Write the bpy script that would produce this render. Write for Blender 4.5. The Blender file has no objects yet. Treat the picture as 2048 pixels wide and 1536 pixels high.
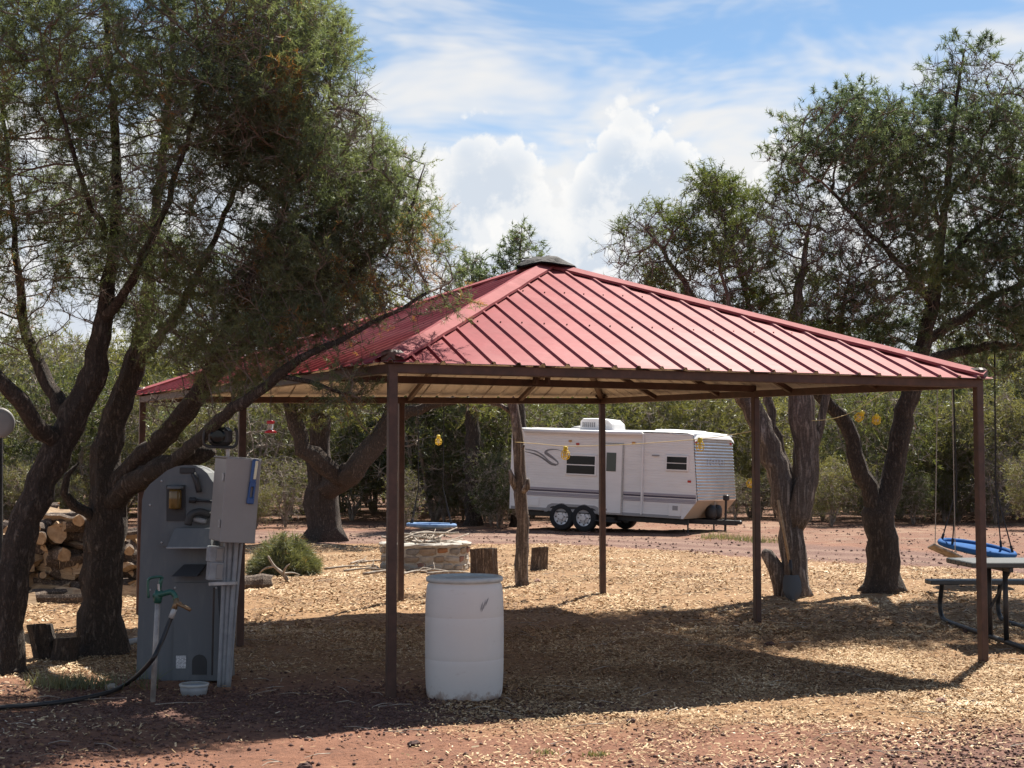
import bpy, math, random
import numpy as np
from mathutils import Vector, Matrix

# ------------------------------------------------------------------ camera, sky, sun, exposure
SC = bpy.context.scene
COL = SC.collection
rnd = random.Random(7)
RS = np.random.RandomState(11)
PI = math.pi
F_PX, HOR, EYE = 2900.0, 945.0, 1.62
TH = math.atan((HOR - 768.0) / F_PX)
cam_d = bpy.data.cameras.new('camera'); cam = bpy.data.objects.new('camera', cam_d); COL.objects.link(cam)
cam.location = (0, 0, EYE); cam.rotation_euler = (PI/2 + TH, 0, 0)
cam_d.sensor_width = 36.0; cam_d.lens = F_PX/2048*36.0; cam_d.clip_start = .1; cam_d.clip_end = 9000
SC.camera = cam
SUN_EL, SUN_AZ = math.radians(55.0), math.radians(25.8)       # azimuth from +Y towards +X
SUN_STRENGTH, SKY_STRENGTH, EXPOSURE = 5.0, 0.12, 1.1
SKY_TINT, VEIL = (.53, .56, .53), 3.55
CLOUD_LIT, CLOUD_BODY, CLOUD_BODY2 = (3.95, 3.9, 3.8), (2.5, 2.8, 3.2), (2.65, 2.9, 3.3)
sun_d = bpy.data.lights.new('sun', 'SUN'); sun = bpy.data.objects.new('sun', sun_d); COL.objects.link(sun)
sun_d.energy = SUN_STRENGTH; sun_d.angle = math.radians(.53); sun_d.color = (1.0, .93, .82)
sdir = Vector((math.sin(SUN_AZ)*math.cos(SUN_EL), math.cos(SUN_AZ)*math.cos(SUN_EL), math.sin(SUN_EL)))
sun.rotation_euler = sdir.to_track_quat('Z', 'Y').to_euler(); sun.location = (20, 40, 60)
SC.view_settings.view_transform = 'Standard'; SC.view_settings.look = 'None'
SC.view_settings.exposure = EXPOSURE; SC.view_settings.gamma = 1.0
SC.render.engine = 'CYCLES'
SC.cycles.use_denoising = True
SC.cycles.max_bounces = 9; SC.cycles.diffuse_bounces = 6; SC.cycles.transmission_bounces = 6; SC.cycles.transparent_max_bounces = 8

# ------------------------------------------------------------------ node helper
class S:                      # a socket with arithmetic
    def __init__(s, g, k): s.g, s.k = g, k
    def __add__(a, b): return a.g.m('ADD', a, b)
    def __radd__(a, b): return a.g.m('ADD', a, b)
    def __sub__(a, b): return a.g.m('SUBTRACT', a, b)
    def __rsub__(a, b): return a.g.m('SUBTRACT', b, a)
    def __mul__(a, b): return a.g.m('MULTIPLY', a, b)
    def __rmul__(a, b): return a.g.m('MULTIPLY', a, b)
    def __truediv__(a, b): return a.g.m('DIVIDE', a, b)
class Graph:
    def __init__(g, nt): g.nt = nt; nt.nodes.clear()
    def n(g, t, **kw):
        x = g.nt.nodes.new(t)
        for k, v in kw.items(): setattr(x, k, v)
        return x
    def put(g, sock, v):
        if isinstance(v, S): g.nt.links.new(v.k, sock)
        elif v is not None:
            if hasattr(sock, 'default_value') and isinstance(v, (tuple, list)) and len(v) == 3 and sock.type == 'RGBA': v = (*v, 1)
            sock.default_value = v
    def m(g, op, a, b=None, c=None, clamp=False):
        x = g.n('ShaderNodeMath', operation=op, use_clamp=clamp)
        for i, v in enumerate((a, b, c)):
            if v is not None: g.put(x.inputs[i], v)
        return S(g, x.outputs[0])
    def vm(g, op, a, b=None):
        x = g.n('ShaderNodeVectorMath', operation=op)
        g.put(x.inputs[0], a)
        if b is not None: g.put(x.inputs[1], b)
        return S(g, x.outputs[0])
    def noise(g, vec, scale, detail=3, rough=.55, dist=0.0):
        x = g.n('ShaderNodeTexNoise'); g.put(x.inputs['Vector'], vec)
        x.inputs['Scale'].default_value = scale; x.inputs['Detail'].default_value = detail
        x.inputs['Roughness'].default_value = rough; x.inputs['Distortion'].default_value = dist
        return S(g, x.outputs['Fac'])
    def vor(g, vec, scale, feature='F1', rand=1.0, detail=0, out='Distance'):
        x = g.n('ShaderNodeTexVoronoi', feature=feature); g.put(x.inputs['Vector'], vec)
        x.inputs['Scale'].default_value = scale; x.inputs['Randomness'].default_value = rand
        if 'Detail' in x.inputs: x.inputs['Detail'].default_value = detail
        return S(g, x.outputs[out])
    def ramp(g, f, *stops):
        x = g.n('ShaderNodeValToRGB'); g.put(x.inputs[0], f); e = x.color_ramp.elements
        while len(e) < len(stops): e.new(.5)
        for i, (p, c) in enumerate(stops):
            e[i].position = p; e[i].color = (c, c, c, 1) if isinstance(c, (int, float)) else (*c, 1)
        return S(g, x.outputs[0])
    def smooth(g, f, a, b):
        x = g.n('ShaderNodeMapRange', interpolation_type='SMOOTHSTEP'); g.put(x.inputs[0], f)
        x.inputs[1].default_value = a; x.inputs[2].default_value = b
        return S(g, x.outputs[0])
    def mix(g, f, a, b, mode='MIX'):
        x = g.n('ShaderNodeMix', data_type='RGBA', blend_type=mode)
        g.put(x.inputs[0], f); g.put(x.inputs[6], a); g.put(x.inputs[7], b)
        return S(g, x.outputs[2])
    def map(g, vec, scale=(1, 1, 1), loc=(0, 0, 0)):
        x = g.n('ShaderNodeMapping'); g.put(x.inputs[0], vec)
        x.inputs['Scale'].default_value = scale; x.inputs['Location'].default_value = loc
        return S(g, x.outputs[0])
    def obj(g): return S(g, g.n('ShaderNodeTexCoord').outputs['Object'])
    def pos(g): return S(g, g.n('ShaderNodeNewGeometry').outputs['Position'])
    def rand(g): return S(g, g.n('ShaderNodeObjectInfo').outputs['Random'])
    def attr(g, name): return S(g, g.n('ShaderNodeAttribute', attribute_name=name).outputs['Fac'])
    def sep(g, v):
        x = g.n('ShaderNodeSeparateXYZ'); g.put(x.inputs[0], v); return [S(g, o) for o in x.outputs]
    def comb(g, a, b, c):
        x = g.n('ShaderNodeCombineXYZ')
        for i, v in enumerate((a, b, c)): g.put(x.inputs[i], v)
        return S(g, x.outputs[0])
    def bump(g, h, strength=.5, dist=.01):
        x = g.n('ShaderNodeBump'); g.put(x.inputs['Height'], h)
        x.inputs['Strength'].default_value = strength; x.inputs['Distance'].default_value = dist
        return S(g, x.outputs[0])
    def pbr(g, color, rough=.7, bump=None, metal=0.0, **kw):
        x = g.n('ShaderNodeBsdfPrincipled'); g.put(x.inputs['Base Color'], color); g.put(x.inputs['Roughness'], rough)
        g.put(x.inputs['Metallic'], metal)
        if bump: g.put(x.inputs['Normal'], bump)
        for k, v in kw.items(): g.put(x.inputs[k.replace('_', ' ')], v)
        return S(g, x.outputs[0])
    def out(g, sh):
        o = g.n('ShaderNodeOutputMaterial'); g.put(o.inputs['Surface'], sh)
def material(name, fn):
    m = bpy.data.materials.new(name); m.use_nodes = True; g = Graph(m.node_tree); g.out(fn(g)); return m

# ------------------------------------------------------------------ world: Nishita sky with a cirrus veil and cumulus towers all round
def build_world():
    w = bpy.data.worlds.new('World'); SC.world = w; w.use_nodes = True
    g = Graph(w.node_tree)
    sky = g.n('ShaderNodeTexSky', sky_type='NISHITA'); sky.sun_disc = False
    sky.sun_elevation = SUN_EL; sky.sun_rotation = SUN_AZ; sky.altitude = 1900; sky.air_density = 1.0; sky.dust_density = .6; sky.ozone_density = 2.0
    skyc = S(g, sky.outputs[0])
    d = S(g, g.n('ShaderNodeTexCoord').outputs['Generated'])
    x, y, z = g.sep(d)
    az = g.m('ARCTAN2', x, y); el = g.m('ARCSINE', z)
    DEG = 180/PI
    azd, eld = az*DEG, el*DEG
    q = g.comb(azd, eld, 0.0)
    # thin high cloud: wisps above, a closing veil lower down
    def n2(scale, loc, det, dist=0.0):
        x = g.n('ShaderNodeTexNoise', noise_dimensions='2D'); g.put(x.inputs['Vector'], g.map(q, (*scale, 1), (*loc, 0)))
        x.inputs['Scale'].default_value = 1; x.inputs['Detail'].default_value = det; x.inputs['Roughness'].default_value = .6; x.inputs['Distortion'].default_value = dist
        return S(g, x.outputs['Fac'])
    def v2(scale, loc):
        x = g.n('ShaderNodeTexVoronoi', voronoi_dimensions='2D'); g.put(x.inputs['Vector'], g.map(q, (scale, scale, 1), (*loc, 0)))
        x.inputs['Scale'].default_value = 1
        return S(g, x.outputs['Distance'])
    veil = g.smooth(eld - (n2((.10, .28), (0, 0), 4, .3) - .5)*17.0, 18.5, 11.5)
    wisp = g.smooth(n2((.09, .40), (2, 9), 4, .3), .45, .80)*.6
    a = g.m('MAXIMUM', veil, wisp, clamp=True)*.92
    col = g.mix(a, g.mix(1.0, skyc, SKY_TINT, 'MULTIPLY'), (VEIL*1.02, VEIL, VEIL*.97))
    # cumulus: three banks of towers, each with a bright lit edge and a greyer body
    b1, b2, b3 = v2(.45, (1.3, 2.6)), v2(1.25, (3.9, 1.3)), n2((2.2, 2.2), (1, 5), 4)
    b1b, b2b = v2(.55, (8.3, 4.6)), v2(1.5, (5.9, 7.3))
    pn = n2((.11, 0), (3, 0), 1)
    puff = b2*1.7 + (b3 - .5)*1.5; puffb = b2b*1.5 + (b3 - .5)*1.4
    def bank(col, h0, amp, period, ph, sgn, B, P, k, cov):
        saw = g.m('ABSOLUTE', g.m('SINE', (azd + ph)*(PI/period)))
        D = g.m('POWER', saw*saw + .04, .38)*amp + (h0 + 1.35) + (pn - .5)*(4.0*sgn) - eld - B*1.6 - P
        mask = g.smooth(D, -.1, .6)*g.smooth(D + B*1.6 + P - 1.35, -.75, -.1)
        body = g.smooth(D + P*.9, .6, 3.2)*(1.0 - g.smooth(B + (b3-.5)*.8, .25, .75)*.6)
        return g.mix(mask*cov, col, g.mix(body, CLOUD_LIT, k))
    col = bank(col, 9.3, 4.6, 6.3, 4.2, 1.0, b1, puff, CLOUD_BODY, .85)
    col = bank(col, 6.4, 3.4, 4.3, 2.4, -1.0, b1b, puffb, CLOUD_BODY2, .8)
    col = bank(col, 3.4, 3.0, 5.3, 1.2, 1.0, b1, puffb, CLOUD_BODY2, .75)
    col = g.mix(g.smooth(eld, 8.0, 1.0)*.6, col, (VEIL*.95, VEIL*.95, VEIL*.95))
    w.cycles.sampling_method = 'MANUAL'; w.cycles.sample_map_resolution = 256
    bg = g.n('ShaderNodeBackground'); g.put(bg.inputs[0], col); bg.inputs[1].default_value = SKY_STRENGTH
    o = g.n('ShaderNodeOutputWorld'); g.nt.links.new(bg.outputs[0], o.inputs[0])
build_world()

# ------------------------------------------------------------------ pixel -> place helpers
FW = Vector((0, math.cos(TH), math.sin(TH))); UP = Vector((0, -math.sin(TH), math.cos(TH))); RT = Vector((1, 0, 0))
def ray(px, py): return FW + RT*((px-1024)/F_PX) + UP*((768-py)/F_PX)
def at(px, py, Y):
    d = ray(px, py); return cam.location + d*(Y/d.y)
def smooth01(t): t = min(1, max(0, t)); return t*t*(3-2*t)
def ground_z(x, y): return .14*smooth01((y-12.0)/8.0)
def gp(px, py):
    d = ray(px, py); z = 0
    for _ in range(6):
        t = (z - EYE)/d.z; p = cam.location + d*t; z = ground_z(p.x, p.y)
    return Vector((p.x, p.y, z))

# ------------------------------------------------------------------ mesh helpers
class MB:
    def __init__(s): s.v, s.f, s.mi = [], [], []
    def add(s, vs, fs, mi=0):
        o = len(s.v); s.v += [tuple(p) for p in vs]; s.f += [tuple(i+o for i in f) for f in fs]; s.mi += [mi]*len(fs); return s
    def box(s, c, size, rot=None, mi=0, bev=0.0):
        hx, hy, hz = size[0]/2, size[1]/2, size[2]/2; c = Vector(c)
        if bev <= 0:
            vs = [Vector((sx*hx, sy*hy, sz*hz)) for sz in (-1, 1) for sx, sy in ((-1, -1), (1, -1), (1, 1), (-1, 1))]
            fs = [(3, 2, 1, 0), (4, 5, 6, 7), (0, 1, 5, 4), (1, 2, 6, 5), (2, 3, 7, 6), (3, 0, 4, 7)]
        else:
            b = min(bev, hx*.9, hy*.9, hz*.9); vs = []
            def oc(ax, ay): return [(ax-b, -ay), (ax, -ay+b), (ax, ay-b), (ax-b, ay), (-ax+b, ay), (-ax, ay-b), (-ax, -ay+b), (-ax+b, -ay)]
            rings = [(hx-b, hy-b, -hz), (hx, hy, -hz+b), (hx, hy, hz-b), (hx-b, hy-b, hz)]
            for ax, ay, z in rings: vs += [Vector((p[0], p[1], z)) for p in oc(ax, ay)]
            fs = [tuple(range(7, -1, -1)), tuple(range(24, 32))]
            for r in range(3):
                for i in range(8):
                    j = (i+1) % 8; fs.append((r*8+i, r*8+j, r*8+8+j, r*8+8+i))
        if rot is not None: vs = [rot @ p for p in vs]
        return s.add([p + c for p in vs], fs, mi)
    def bar(s, a, b, w, h=None, mi=0, up=Vector((0, 0, 1))):      # square tube from a to b
        a, b = Vector(a), Vector(b); d = b-a; L = d.length; d.normalize()
        sd = d.cross(up)
        if sd.length < 1e-3: sd = Vector((1, 0, 0))
        sd.normalize(); u = sd.cross(d)
        R = Matrix((sd, d, u)).transposed()
        return s.box((a+b)/2, (w, L, h or w), R, mi, .004)
    def tube(s, pts, r, n=8, mi=0, cap=True, rough=0.0, rs=None):
        P = np.array([tuple(p) for p in pts], float); k = len(P)
        R = np.full(k, r, float) if np.isscalar(r) else np.array(r, float)
        T = np.gradient(P, axis=0); T /= np.linalg.norm(T, axis=1)[:, None] + 1e-12
        ref = np.array((1., 0, 0)) if abs(T[0][0]) < .8 else np.array((0, 1., 0))
        vs = np.empty((k, n, 3)); ang = np.arange(n)*2*PI/n; ca, sa = np.cos(ang), np.sin(ang)
        u = np.cross(T[0], ref); u /= np.linalg.norm(u)
        flute = (rs or RS).randn(n)*rough*.9 if rough else 0; ph = float(n + k)
        for i in range(k):
            u = u - T[i]*u.dot(T[i]); u /= np.linalg.norm(u) + 1e-12; w = np.cross(T[i], u)
            rr = R[i]
            if rough: rr = rr*(1 + flute + rough*.55*(rs or RS).randn(n))[:, None]*(1 + .05*math.sin(i*1.7 + ph))
            vs[i] = P[i] + rr*(ca[:, None]*u + sa[:, None]*w)
        fs = [(i*n+j, i*n+(j+1) % n, (i+1)*n+(j+1) % n, (i+1)*n+j) for i in range(k-1) for j in range(n)]
        if cap: fs += [tuple(range(n-1, -1, -1)), tuple(range((k-1)*n, k*n))]
        return s.add(vs.reshape(-1, 3).tolist(), fs, mi)
    def lathe(s, prof, n=32, c=(0, 0, 0), mi=0, capb=True, capt=True):
        vs = [(c[0]+r*math.cos(2*PI*j/n), c[1]+r*math.sin(2*PI*j/n), c[2]+z) for r, z in prof for j in range(n)]
        k = len(prof); fs = [(i*n+j, i*n+(j+1) % n, (i+1)*n+(j+1) % n, (i+1)*n+j) for i in range(k-1) for j in range(n)]
        if capb: fs.append(tuple(range(n-1, -1, -1)))
        if capt: fs.append(tuple(range((k-1)*n, k*n)))
        return s.add(vs, fs, mi)
    def prism(s, poly, y0, y1, mi=0):          # polygon in x,z (counter-clockwise seen from -y) extruded along y
        n = len(poly); vs = [(x, y0, z) for x, z in poly] + [(x, y1, z) for x, z in poly]
        fs = [tuple(range(n)), tuple(range(2*n-1, n-1, -1))] + [(i, i+n, (i+1) % n+n, (i+1) % n) for i in range(n)]
        return s.add(vs, fs, mi)
    def obj(s, name, mats, parent=None, loc=None, smooth=False, origin=None):
        me = bpy.data.meshes.new(name)
        v = s.v
        if origin is not None: v = [(p[0]-origin[0], p[1]-origin[1], p[2]-origin[2]) for p in v]
        me.from_pydata(v, [], s.f)
        mats = mats if isinstance(mats, (list, tuple)) else [mats]
        for m in mats: me.materials.append(m)
        if len(mats) > 1: me.polygons.foreach_set('material_index', s.mi)
        if smooth: me.polygons.foreach_set('use_smooth', [True]*len(me.polygons))
        me.update()
        return link(name, me, parent, loc if loc is not None else (origin if parent is None and origin is not None else None))
def link(name, me, parent=None, loc=None):
    o = bpy.data.objects.new(name, me); COL.objects.link(o)
    if parent: o.parent = parent
    if loc is not None: o.location = loc
    return o
def fast_mesh(name, V, F, mat, tint=None, smooth=False):       # numpy verts, faces of one size
    me = bpy.data.meshes.new(name); k = F.shape[1]
    me.vertices.add(len(V)); me.vertices.foreach_set('co', np.ascontiguousarray(V, dtype=np.float32).ravel())
    me.loops.add(F.size); me.loops.foreach_set('vertex_index', np.ascontiguousarray(F, dtype=np.int32).ravel())
    me.polygons.add(len(F)); me.polygons.foreach_set('loop_start', np.arange(0, F.size, k, dtype=np.int32))
    if smooth: me.polygons.foreach_set('use_smooth', np.ones(len(F), dtype=bool))
    me.update(calc_edges=True)
    if tint is not None:
        a = me.attributes.new('tint', 'FLOAT', 'FACE'); a.data.foreach_set('value', np.ascontiguousarray(tint, dtype=np.float32))
    me.materials.append(mat)
    return me
def tag(o, label=None, cat=None, group=None, kind=None):
    if label: o['label'] = label
    if cat: o['category'] = cat
    if group: o['group'] = group
    if kind: o['kind'] = kind
    return o
def thing(name, loc, label, cat, group=None, rz=0.0):
    o = bpy.data.objects.new(name, None); COL.objects.link(o); o.empty_display_size = .1
    o.location = loc; o.rotation_euler = (0, 0, rz)
    return tag(o, label, cat, group)
def copy_thing(src, loc, rot=None, label=None, scale=None):
    r = src.copy(); COL.objects.link(r); r.location = loc
    if rot is not None: r.rotation_euler = rot
    if scale is not None: r.scale = scale
    if label: r['label'] = label
    for ch in list(src.children):
        c = ch.copy(); COL.objects.link(c); c.parent = r
        for gch in list(ch.children):
            e = gch.copy(); COL.objects.link(e); e.parent = c
    return r
def bez(pts, n=8):             # smooth polyline (Catmull-Rom)
    P = [Vector(p) for p in pts]
    if len(P) < 3: return [P[0].lerp(P[-1], i/n) for i in range(n+1)]
    P = [P[0]*2-P[1]] + P + [P[-1]*2-P[-2]]; out = []
    for i in range(1, len(P)-2):
        for j in range(n):
            t = j/n; a, b, c, d = P[i-1], P[i], P[i+1], P[i+2]
            out.append(.5*((2*b)+(c-a)*t+(2*a-5*b+4*c-d)*t*t+(3*b-a-3*c+d)*t**3))
    return out + [P[-2]]

# ------------------------------------------------------------------ materials
def m_ground(g):
    p = g.pos(); x, y, z = g.sep(p)
    big = g.noise(p, .35, 3, .6); mid = g.noise(p, 1.7, 4, .6); fine = g.noise(p, 22, 4, .65); grit = g.noise(p, 90, 3, .7)
    dirt = g.ramp(fine*.55 + mid*.45, (.3, (.085, .034, .019)), (.5, (.20, .085, .047)), (.72, (.30, .145, .085)))
    mulch = g.ramp(fine*.65 + grit*.35, (.33, (.09, .044, .020)), (.5, (.27, .150, .068)), (.7, (.46, .30, .15)))
    cinder = g.ramp(g.vor(p, 28)*.8 + fine*.3, (.1, (.055, .024, .018)), (.45, (.125, .058, .043)), (.8, (.19, .096, .072)))
    # mulch bed round the gazebo, cinder drive crossing behind it, bare red soil in front
    edge = (mid - .5)*1.6 + (big - .5)*2.4
    r = y + g.m('MAXIMUM', x - .5, 0.0)*1.3 + edge*.7
    near = g.smooth(y + edge*.55, 9.0, 9.9)
    bed = near*g.smooth(r, 31.0, 29.8)
    soil = g.smooth(x + edge*.5, .1, -1.0)*g.smooth(y + edge*.3, 12.4, 11.3)
    bed = bed*(1.0 - soil*.85)
    road = g.smooth(r, 30.2, 31.2)*g.smooth(r, 38.0, 36.0)
    cornr = g.smooth(x*.55 - y + edge*.5, -7.9, -6.7)
    heap = g.smooth(g.m('POWER', (x + 1.4)*(x + 1.4)*.35 + (y - 10.2)*(y - 10.2)*1.6, .5) + edge*.3, 1.3, .6)
    c = g.mix(bed, dirt, mulch)
    c = g.mix(road*.9, c, g.mix(.55, cinder, (.125, .066, .048)))
    rut = g.smooth(g.m('ABSOLUTE', r - 32.4 + (fine-.5)*.9), .75, .15) + g.smooth(g.m('ABSOLUTE', r - 34.4 + (fine-.5)*.9), .75, .15)
    c = g.mix(rut*road*.5, c, (.26, .165, .12))
    c = g.mix(g.smooth(r, 37.0, 41.0)*g.smooth(fine*.5 + mid*.6, .48, .66)*.7, c, (.10, .058, .04))
    c = g.mix(g.smooth(r, 35.5, 38.0)*g.smooth(g.noise(p, 3.3, 4, .65), .56, .70)*.6, c, (.30, .225, .135))
    c = g.mix(g.m('MAXIMUM', cornr, heap)*.85, c, cinder)
    pale = g.smooth(mid*.6 + big*.5, .52, .68)*g.smooth(y, 30, 33)
    c = g.mix(pale*.55, c, (.30, .20, .13))
    h = fine*.6 + grit*.5 + mid*.6
    return g.pbr(c, .95, g.bump(h, .9, .03))
M_GROUND = material('ground_soil', m_ground)
def m_chip(g):
    t = g.attr('tint')
    c = g.ramp(t, (0, (.11, .05, .022)), (.3, (.30, .185, .092)), (.65, (.53, .38, .215)), (.9, (.70, .55, .36)), (1, (.80, .70, .53)))
    return g.pbr(c, .85)
M_CHIP = material('wood_chip', m_chip)
M_CINDER = material('cinder_stone', lambda g: g.pbr(g.mix(g.noise(g.pos(), 60, 3), g.ramp(g.attr('tint'), (0, (.05, .022, .017)), (.6, (.115, .052, .04)), (1, (.22, .115, .085))), (.13, .075, .062), 'MIX'), .95, g.bump(g.noise(g.pos(), 140, 2), .6, .006)))
def m_roof_red(g):
    p = g.obj(); n = g.noise(p, 1.1, 4, .6); s = g.noise(g.map(p, (6, 6, 1)), 3.0, 4, .65)
    c = g.ramp(n*.6 + s*.4, (.3, (.18, .022, .028)), (.55, (.24, .035, .042)), (.75, (.30, .062, .068)))
    c = g.mix(g.smooth(g.noise(p, 14, 5, .7), .62, .75)*.35, c, (.40, .22, .20))
    c = g.mix(g.smooth(g.noise(p, .9, 4, .6), .42, .68)*.32, c, (.42, .20, .19))
    bp = g.bump(g.noise(p, 2.2, 3), .12, .03)
    d = g.n('ShaderNodeBsdfDiffuse'); g.put(d.inputs[0], c); g.put(d.inputs['Normal'], bp)
    gl = g.n('ShaderNodeBsdfGlossy'); gl.inputs['Roughness'].default_value = .32; g.put(gl.inputs['Normal'], bp); g.put(gl.inputs[0], (1, .93, .93))
    mx = g.n('ShaderNodeMixShader'); mx.inputs[0].default_value = .055
    g.nt.links.new(d.outputs[0], mx.inputs[1]); g.nt.links.new(gl.outputs[0], mx.inputs[2])
    return S(g, mx.outputs[0])
M_RED = material('roof_red_paint', m_roof_red)
M_CAP = material('hip_cap_red_paint', lambda g: g.pbr(g.ramp(g.noise(g.pos(), 6, 5, .65), (.3, (.24, .055, .06)), (.6, (.31, .085, .09)), (.8, (.40, .17, .17))), .75, Specular_IOR_Level=.12))
M_RED_UNDER = material('roof_underside_white', lambda g: g.pbr(g.ramp(g.noise(g.pos(), 3, 4), (.3, (.54, .52, .50)), (.7, (.68, .66, .64))), .6))
M_BROWN = material('brown_painted_steel', lambda g: g.pbr(g.ramp(g.noise(g.pos(), 9, 4, .65), (.3, (.042, .021, .016)), (.6, (.075, .036, .026)), (.8, (.115, .060, .042))), .55, g.bump(g.noise(g.pos(), 60, 3), .15, .003)))
M_TAR = material('black_roof_felt', lambda g: g.pbr(g.ramp(g.noise(g.pos(), 18, 4), (.3, (.010, .010, .012)), (.7, (.035, .033, .034))), .85, g.bump(g.noise(g.pos(), 30, 4), .6, .02)))
def bark(scale, zs, c0, c1, c2, ridged=False, strength=1.0, dist=.03):
    def fn(g):
        p = g.obj(); q = g.map(p, (1, 1, zs))
        if ridged:
            n = g.noise(q, scale, 5, .62, .5); e = g.m('ABSOLUTE', n - .5)*2.2
            h = g.smooth(e + (g.noise(p, scale*2.2, 3)-.5)*.35, .0, .6)
        else:
            e = g.vor(q, scale, 'DISTANCE_TO_EDGE'); h = g.smooth(e + (g.noise(p, scale*1.2, 4, .65)-.5)*.55, -.05, .35)
        f = g.noise(p, scale*4, 4, .7); b = g.noise(p, 2.3, 3)
        c = g.ramp(h*.55 + f*.30 + b*.15, (.22, c0), (.5, c1), (.75, c2))
        return g.pbr(c, .95, g.bump(h*.8 + f*.4, strength, dist))
    return fn
M_PINYON = material('pinyon_bark', bark(26, .30, (.045, .034, .028), (.165, .128, .104), (.30, .25, .21), True, 1.0, .05))
M_JUNI = material('juniper_bark', bark(17, .07, (.09, .07, .06), (.36, .30, .265), (.53, .47, .425), True))
M_GREYB = material('grey_dead_wood', bark(26, .12, (.10, .082, .07), (.25, .21, .18), (.38, .34, .30), True, .6, .012))
M_WTWIG = material('pale_grey_twig', lambda g: g.pbr(g.ramp(g.noise(g.obj(), 6, 3), (.3, (.24, .20, .165)), (.7, (.42, .365, .315))), .95))
M_TWIG = material('twig_bark', lambda g: g.pbr(g.ramp(g.noise(g.obj(), 12, 3), (.3, (.08, .060, .048)), (.7, (.22, .175, .14))), .95))
M_BGBARK = material('wood_bark_far', lambda g: g.pbr(g.ramp(g.noise(g.obj(), 7, 3), (.3, (.15, .12, .10)), (.7, (.36, .31, .265))), .95))
def foliage(c0, c1, c2, trans=.42, tcol=(.9, 1.05, .35), varobj=0.0):
    def fn(g):
        t = g.attr('tint'); n = g.noise(g.obj(), 1.3, 2)
        c = g.ramp(t*.8 + n*.3 - .05, (.1, c0), (.45, c1), (.80, c2))
        c = g.mix(g.smooth(t, .80, .90), c, g.mix(n, (.30, .17, .06), (.34, .13, .05)))
        if varobj: c = g.mix(varobj*1.6, c, g.ramp(g.rand(), (0, (.045, .066, .040)), (.35, (.085, .105, .052)), (.7, (.17, .165, .075)), (1, (.15, .15, .11))))
        d = g.n('ShaderNodeBsdfDiffuse'); g.put(d.inputs[0], c)
        tr = g.n('ShaderNodeBsdfTranslucent'); g.put(tr.inputs[0], g.mix(1.0, c, tcol, 'MULTIPLY'))
        gl = g.n('ShaderNodeBsdfGlossy'); gl.inputs['Roughness'].default_value = .45; g.put(gl.inputs[0], (.8, .85, .8))
        m1 = g.n('ShaderNodeMixShader'); m1.inputs[0].default_value = trans
        g.nt.links.new(d.outputs[0], m1.inputs[1]); g.nt.links.new(tr.outputs[0], m1.inputs[2])
        m2 = g.n('ShaderNodeMixShader'); m2.inputs[0].default_value = .05
        g.nt.links.new(m1.outputs[0], m2.inputs[1]); g.nt.links.new(gl.outputs[0], m2.inputs[2])
        return S(g, m2.outputs[0])
    return fn
M_NEEDLE = material('pinyon_needles', foliage((.070, .092, .056), (.140, .165, .092), (.215, .232, .120), .6, (1.3, 1.38, .8)))
M_NEEDLE2 = material('pinyon_needles_bluish', foliage((.052, .074, .046), (.104, .132, .070), (.165, .186, .09), .55, (1.25, 1.35, .95)))
M_JLEAF = material('juniper_sprays', foliage((.048, .068, .026), (.095, .120, .042), (.155, .17, .058), .55, (1.3, 1.35, .75)))
M_BGLEAF = material('wood_foliage', foliage((.078, .094, .046), (.140, .158, .074), (.215, .215, .105), .55, (1.35, 1.25, .55), .4))
M_CUT = material('cut_wood', lambda g: g.pbr(g.ramp(g.noise(g.obj(), 20, 4), (.3, (.28, .175, .095)), (.7, (.48, .34, .21))), .85))
M_LOGBARK = material('log_bark', bark(30, .2, (.065, .046, .036), (.22, .165, .125), (.40, .33, .265), True, .6, .012))
M_SPLIT = material('split_wood', lambda g: g.pbr(g.ramp(g.noise(g.map(g.obj(), (1, 6, 6)), 9, 5, .65), (.3, (.22, .135, .08)), (.55, (.44, .31, .19)), (.75, (.58, .45, .31))), .9, g.bump(g.noise(g.map(g.obj(), (1, 8, 8)), 12, 3), .5, .01)))

# ------------------------------------------------------------------ ground
def vnoise(x, y, seed=0):
    xi, yi = np.floor(x).astype(np.int64), np.floor(y).astype(np.int64); fx, fy = x-xi, y-yi
    fx, fy = fx*fx*(3-2*fx), fy*fy*(3-2*fy)
    def h(a, b):
        n = (a*374761393 + b*668265263 + seed*974711) & 0xffffffff
        n = ((n ^ (n >> 13))*1274126177) & 0xffffffff
        return ((n ^ (n >> 16)) & 0xffff)/65535.0
    return (h(xi, yi)*(1-fx)+h(xi+1, yi)*fx)*(1-fy) + (h(xi, yi+1)*(1-fx)+h(xi+1, yi+1)*fx)*fy
def terrain(x, y):
    t = np.clip((y-12.0)/8.0, 0, 1); base = .14*t*t*(3-2*t)
    amp = np.clip(1.3 - np.abs(y-14)/60, .25, 1)
    rough = (vnoise(x*.6, y*.6, 1)-.5)*.05 + (vnoise(x*2.3, y*2.3, 2)-.5)*.028 + (vnoise(x*7, y*7, 3)-.5)*.016 + (vnoise(x*18, y*18, 4)-.5)*.010
    return base + rough*amp
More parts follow.
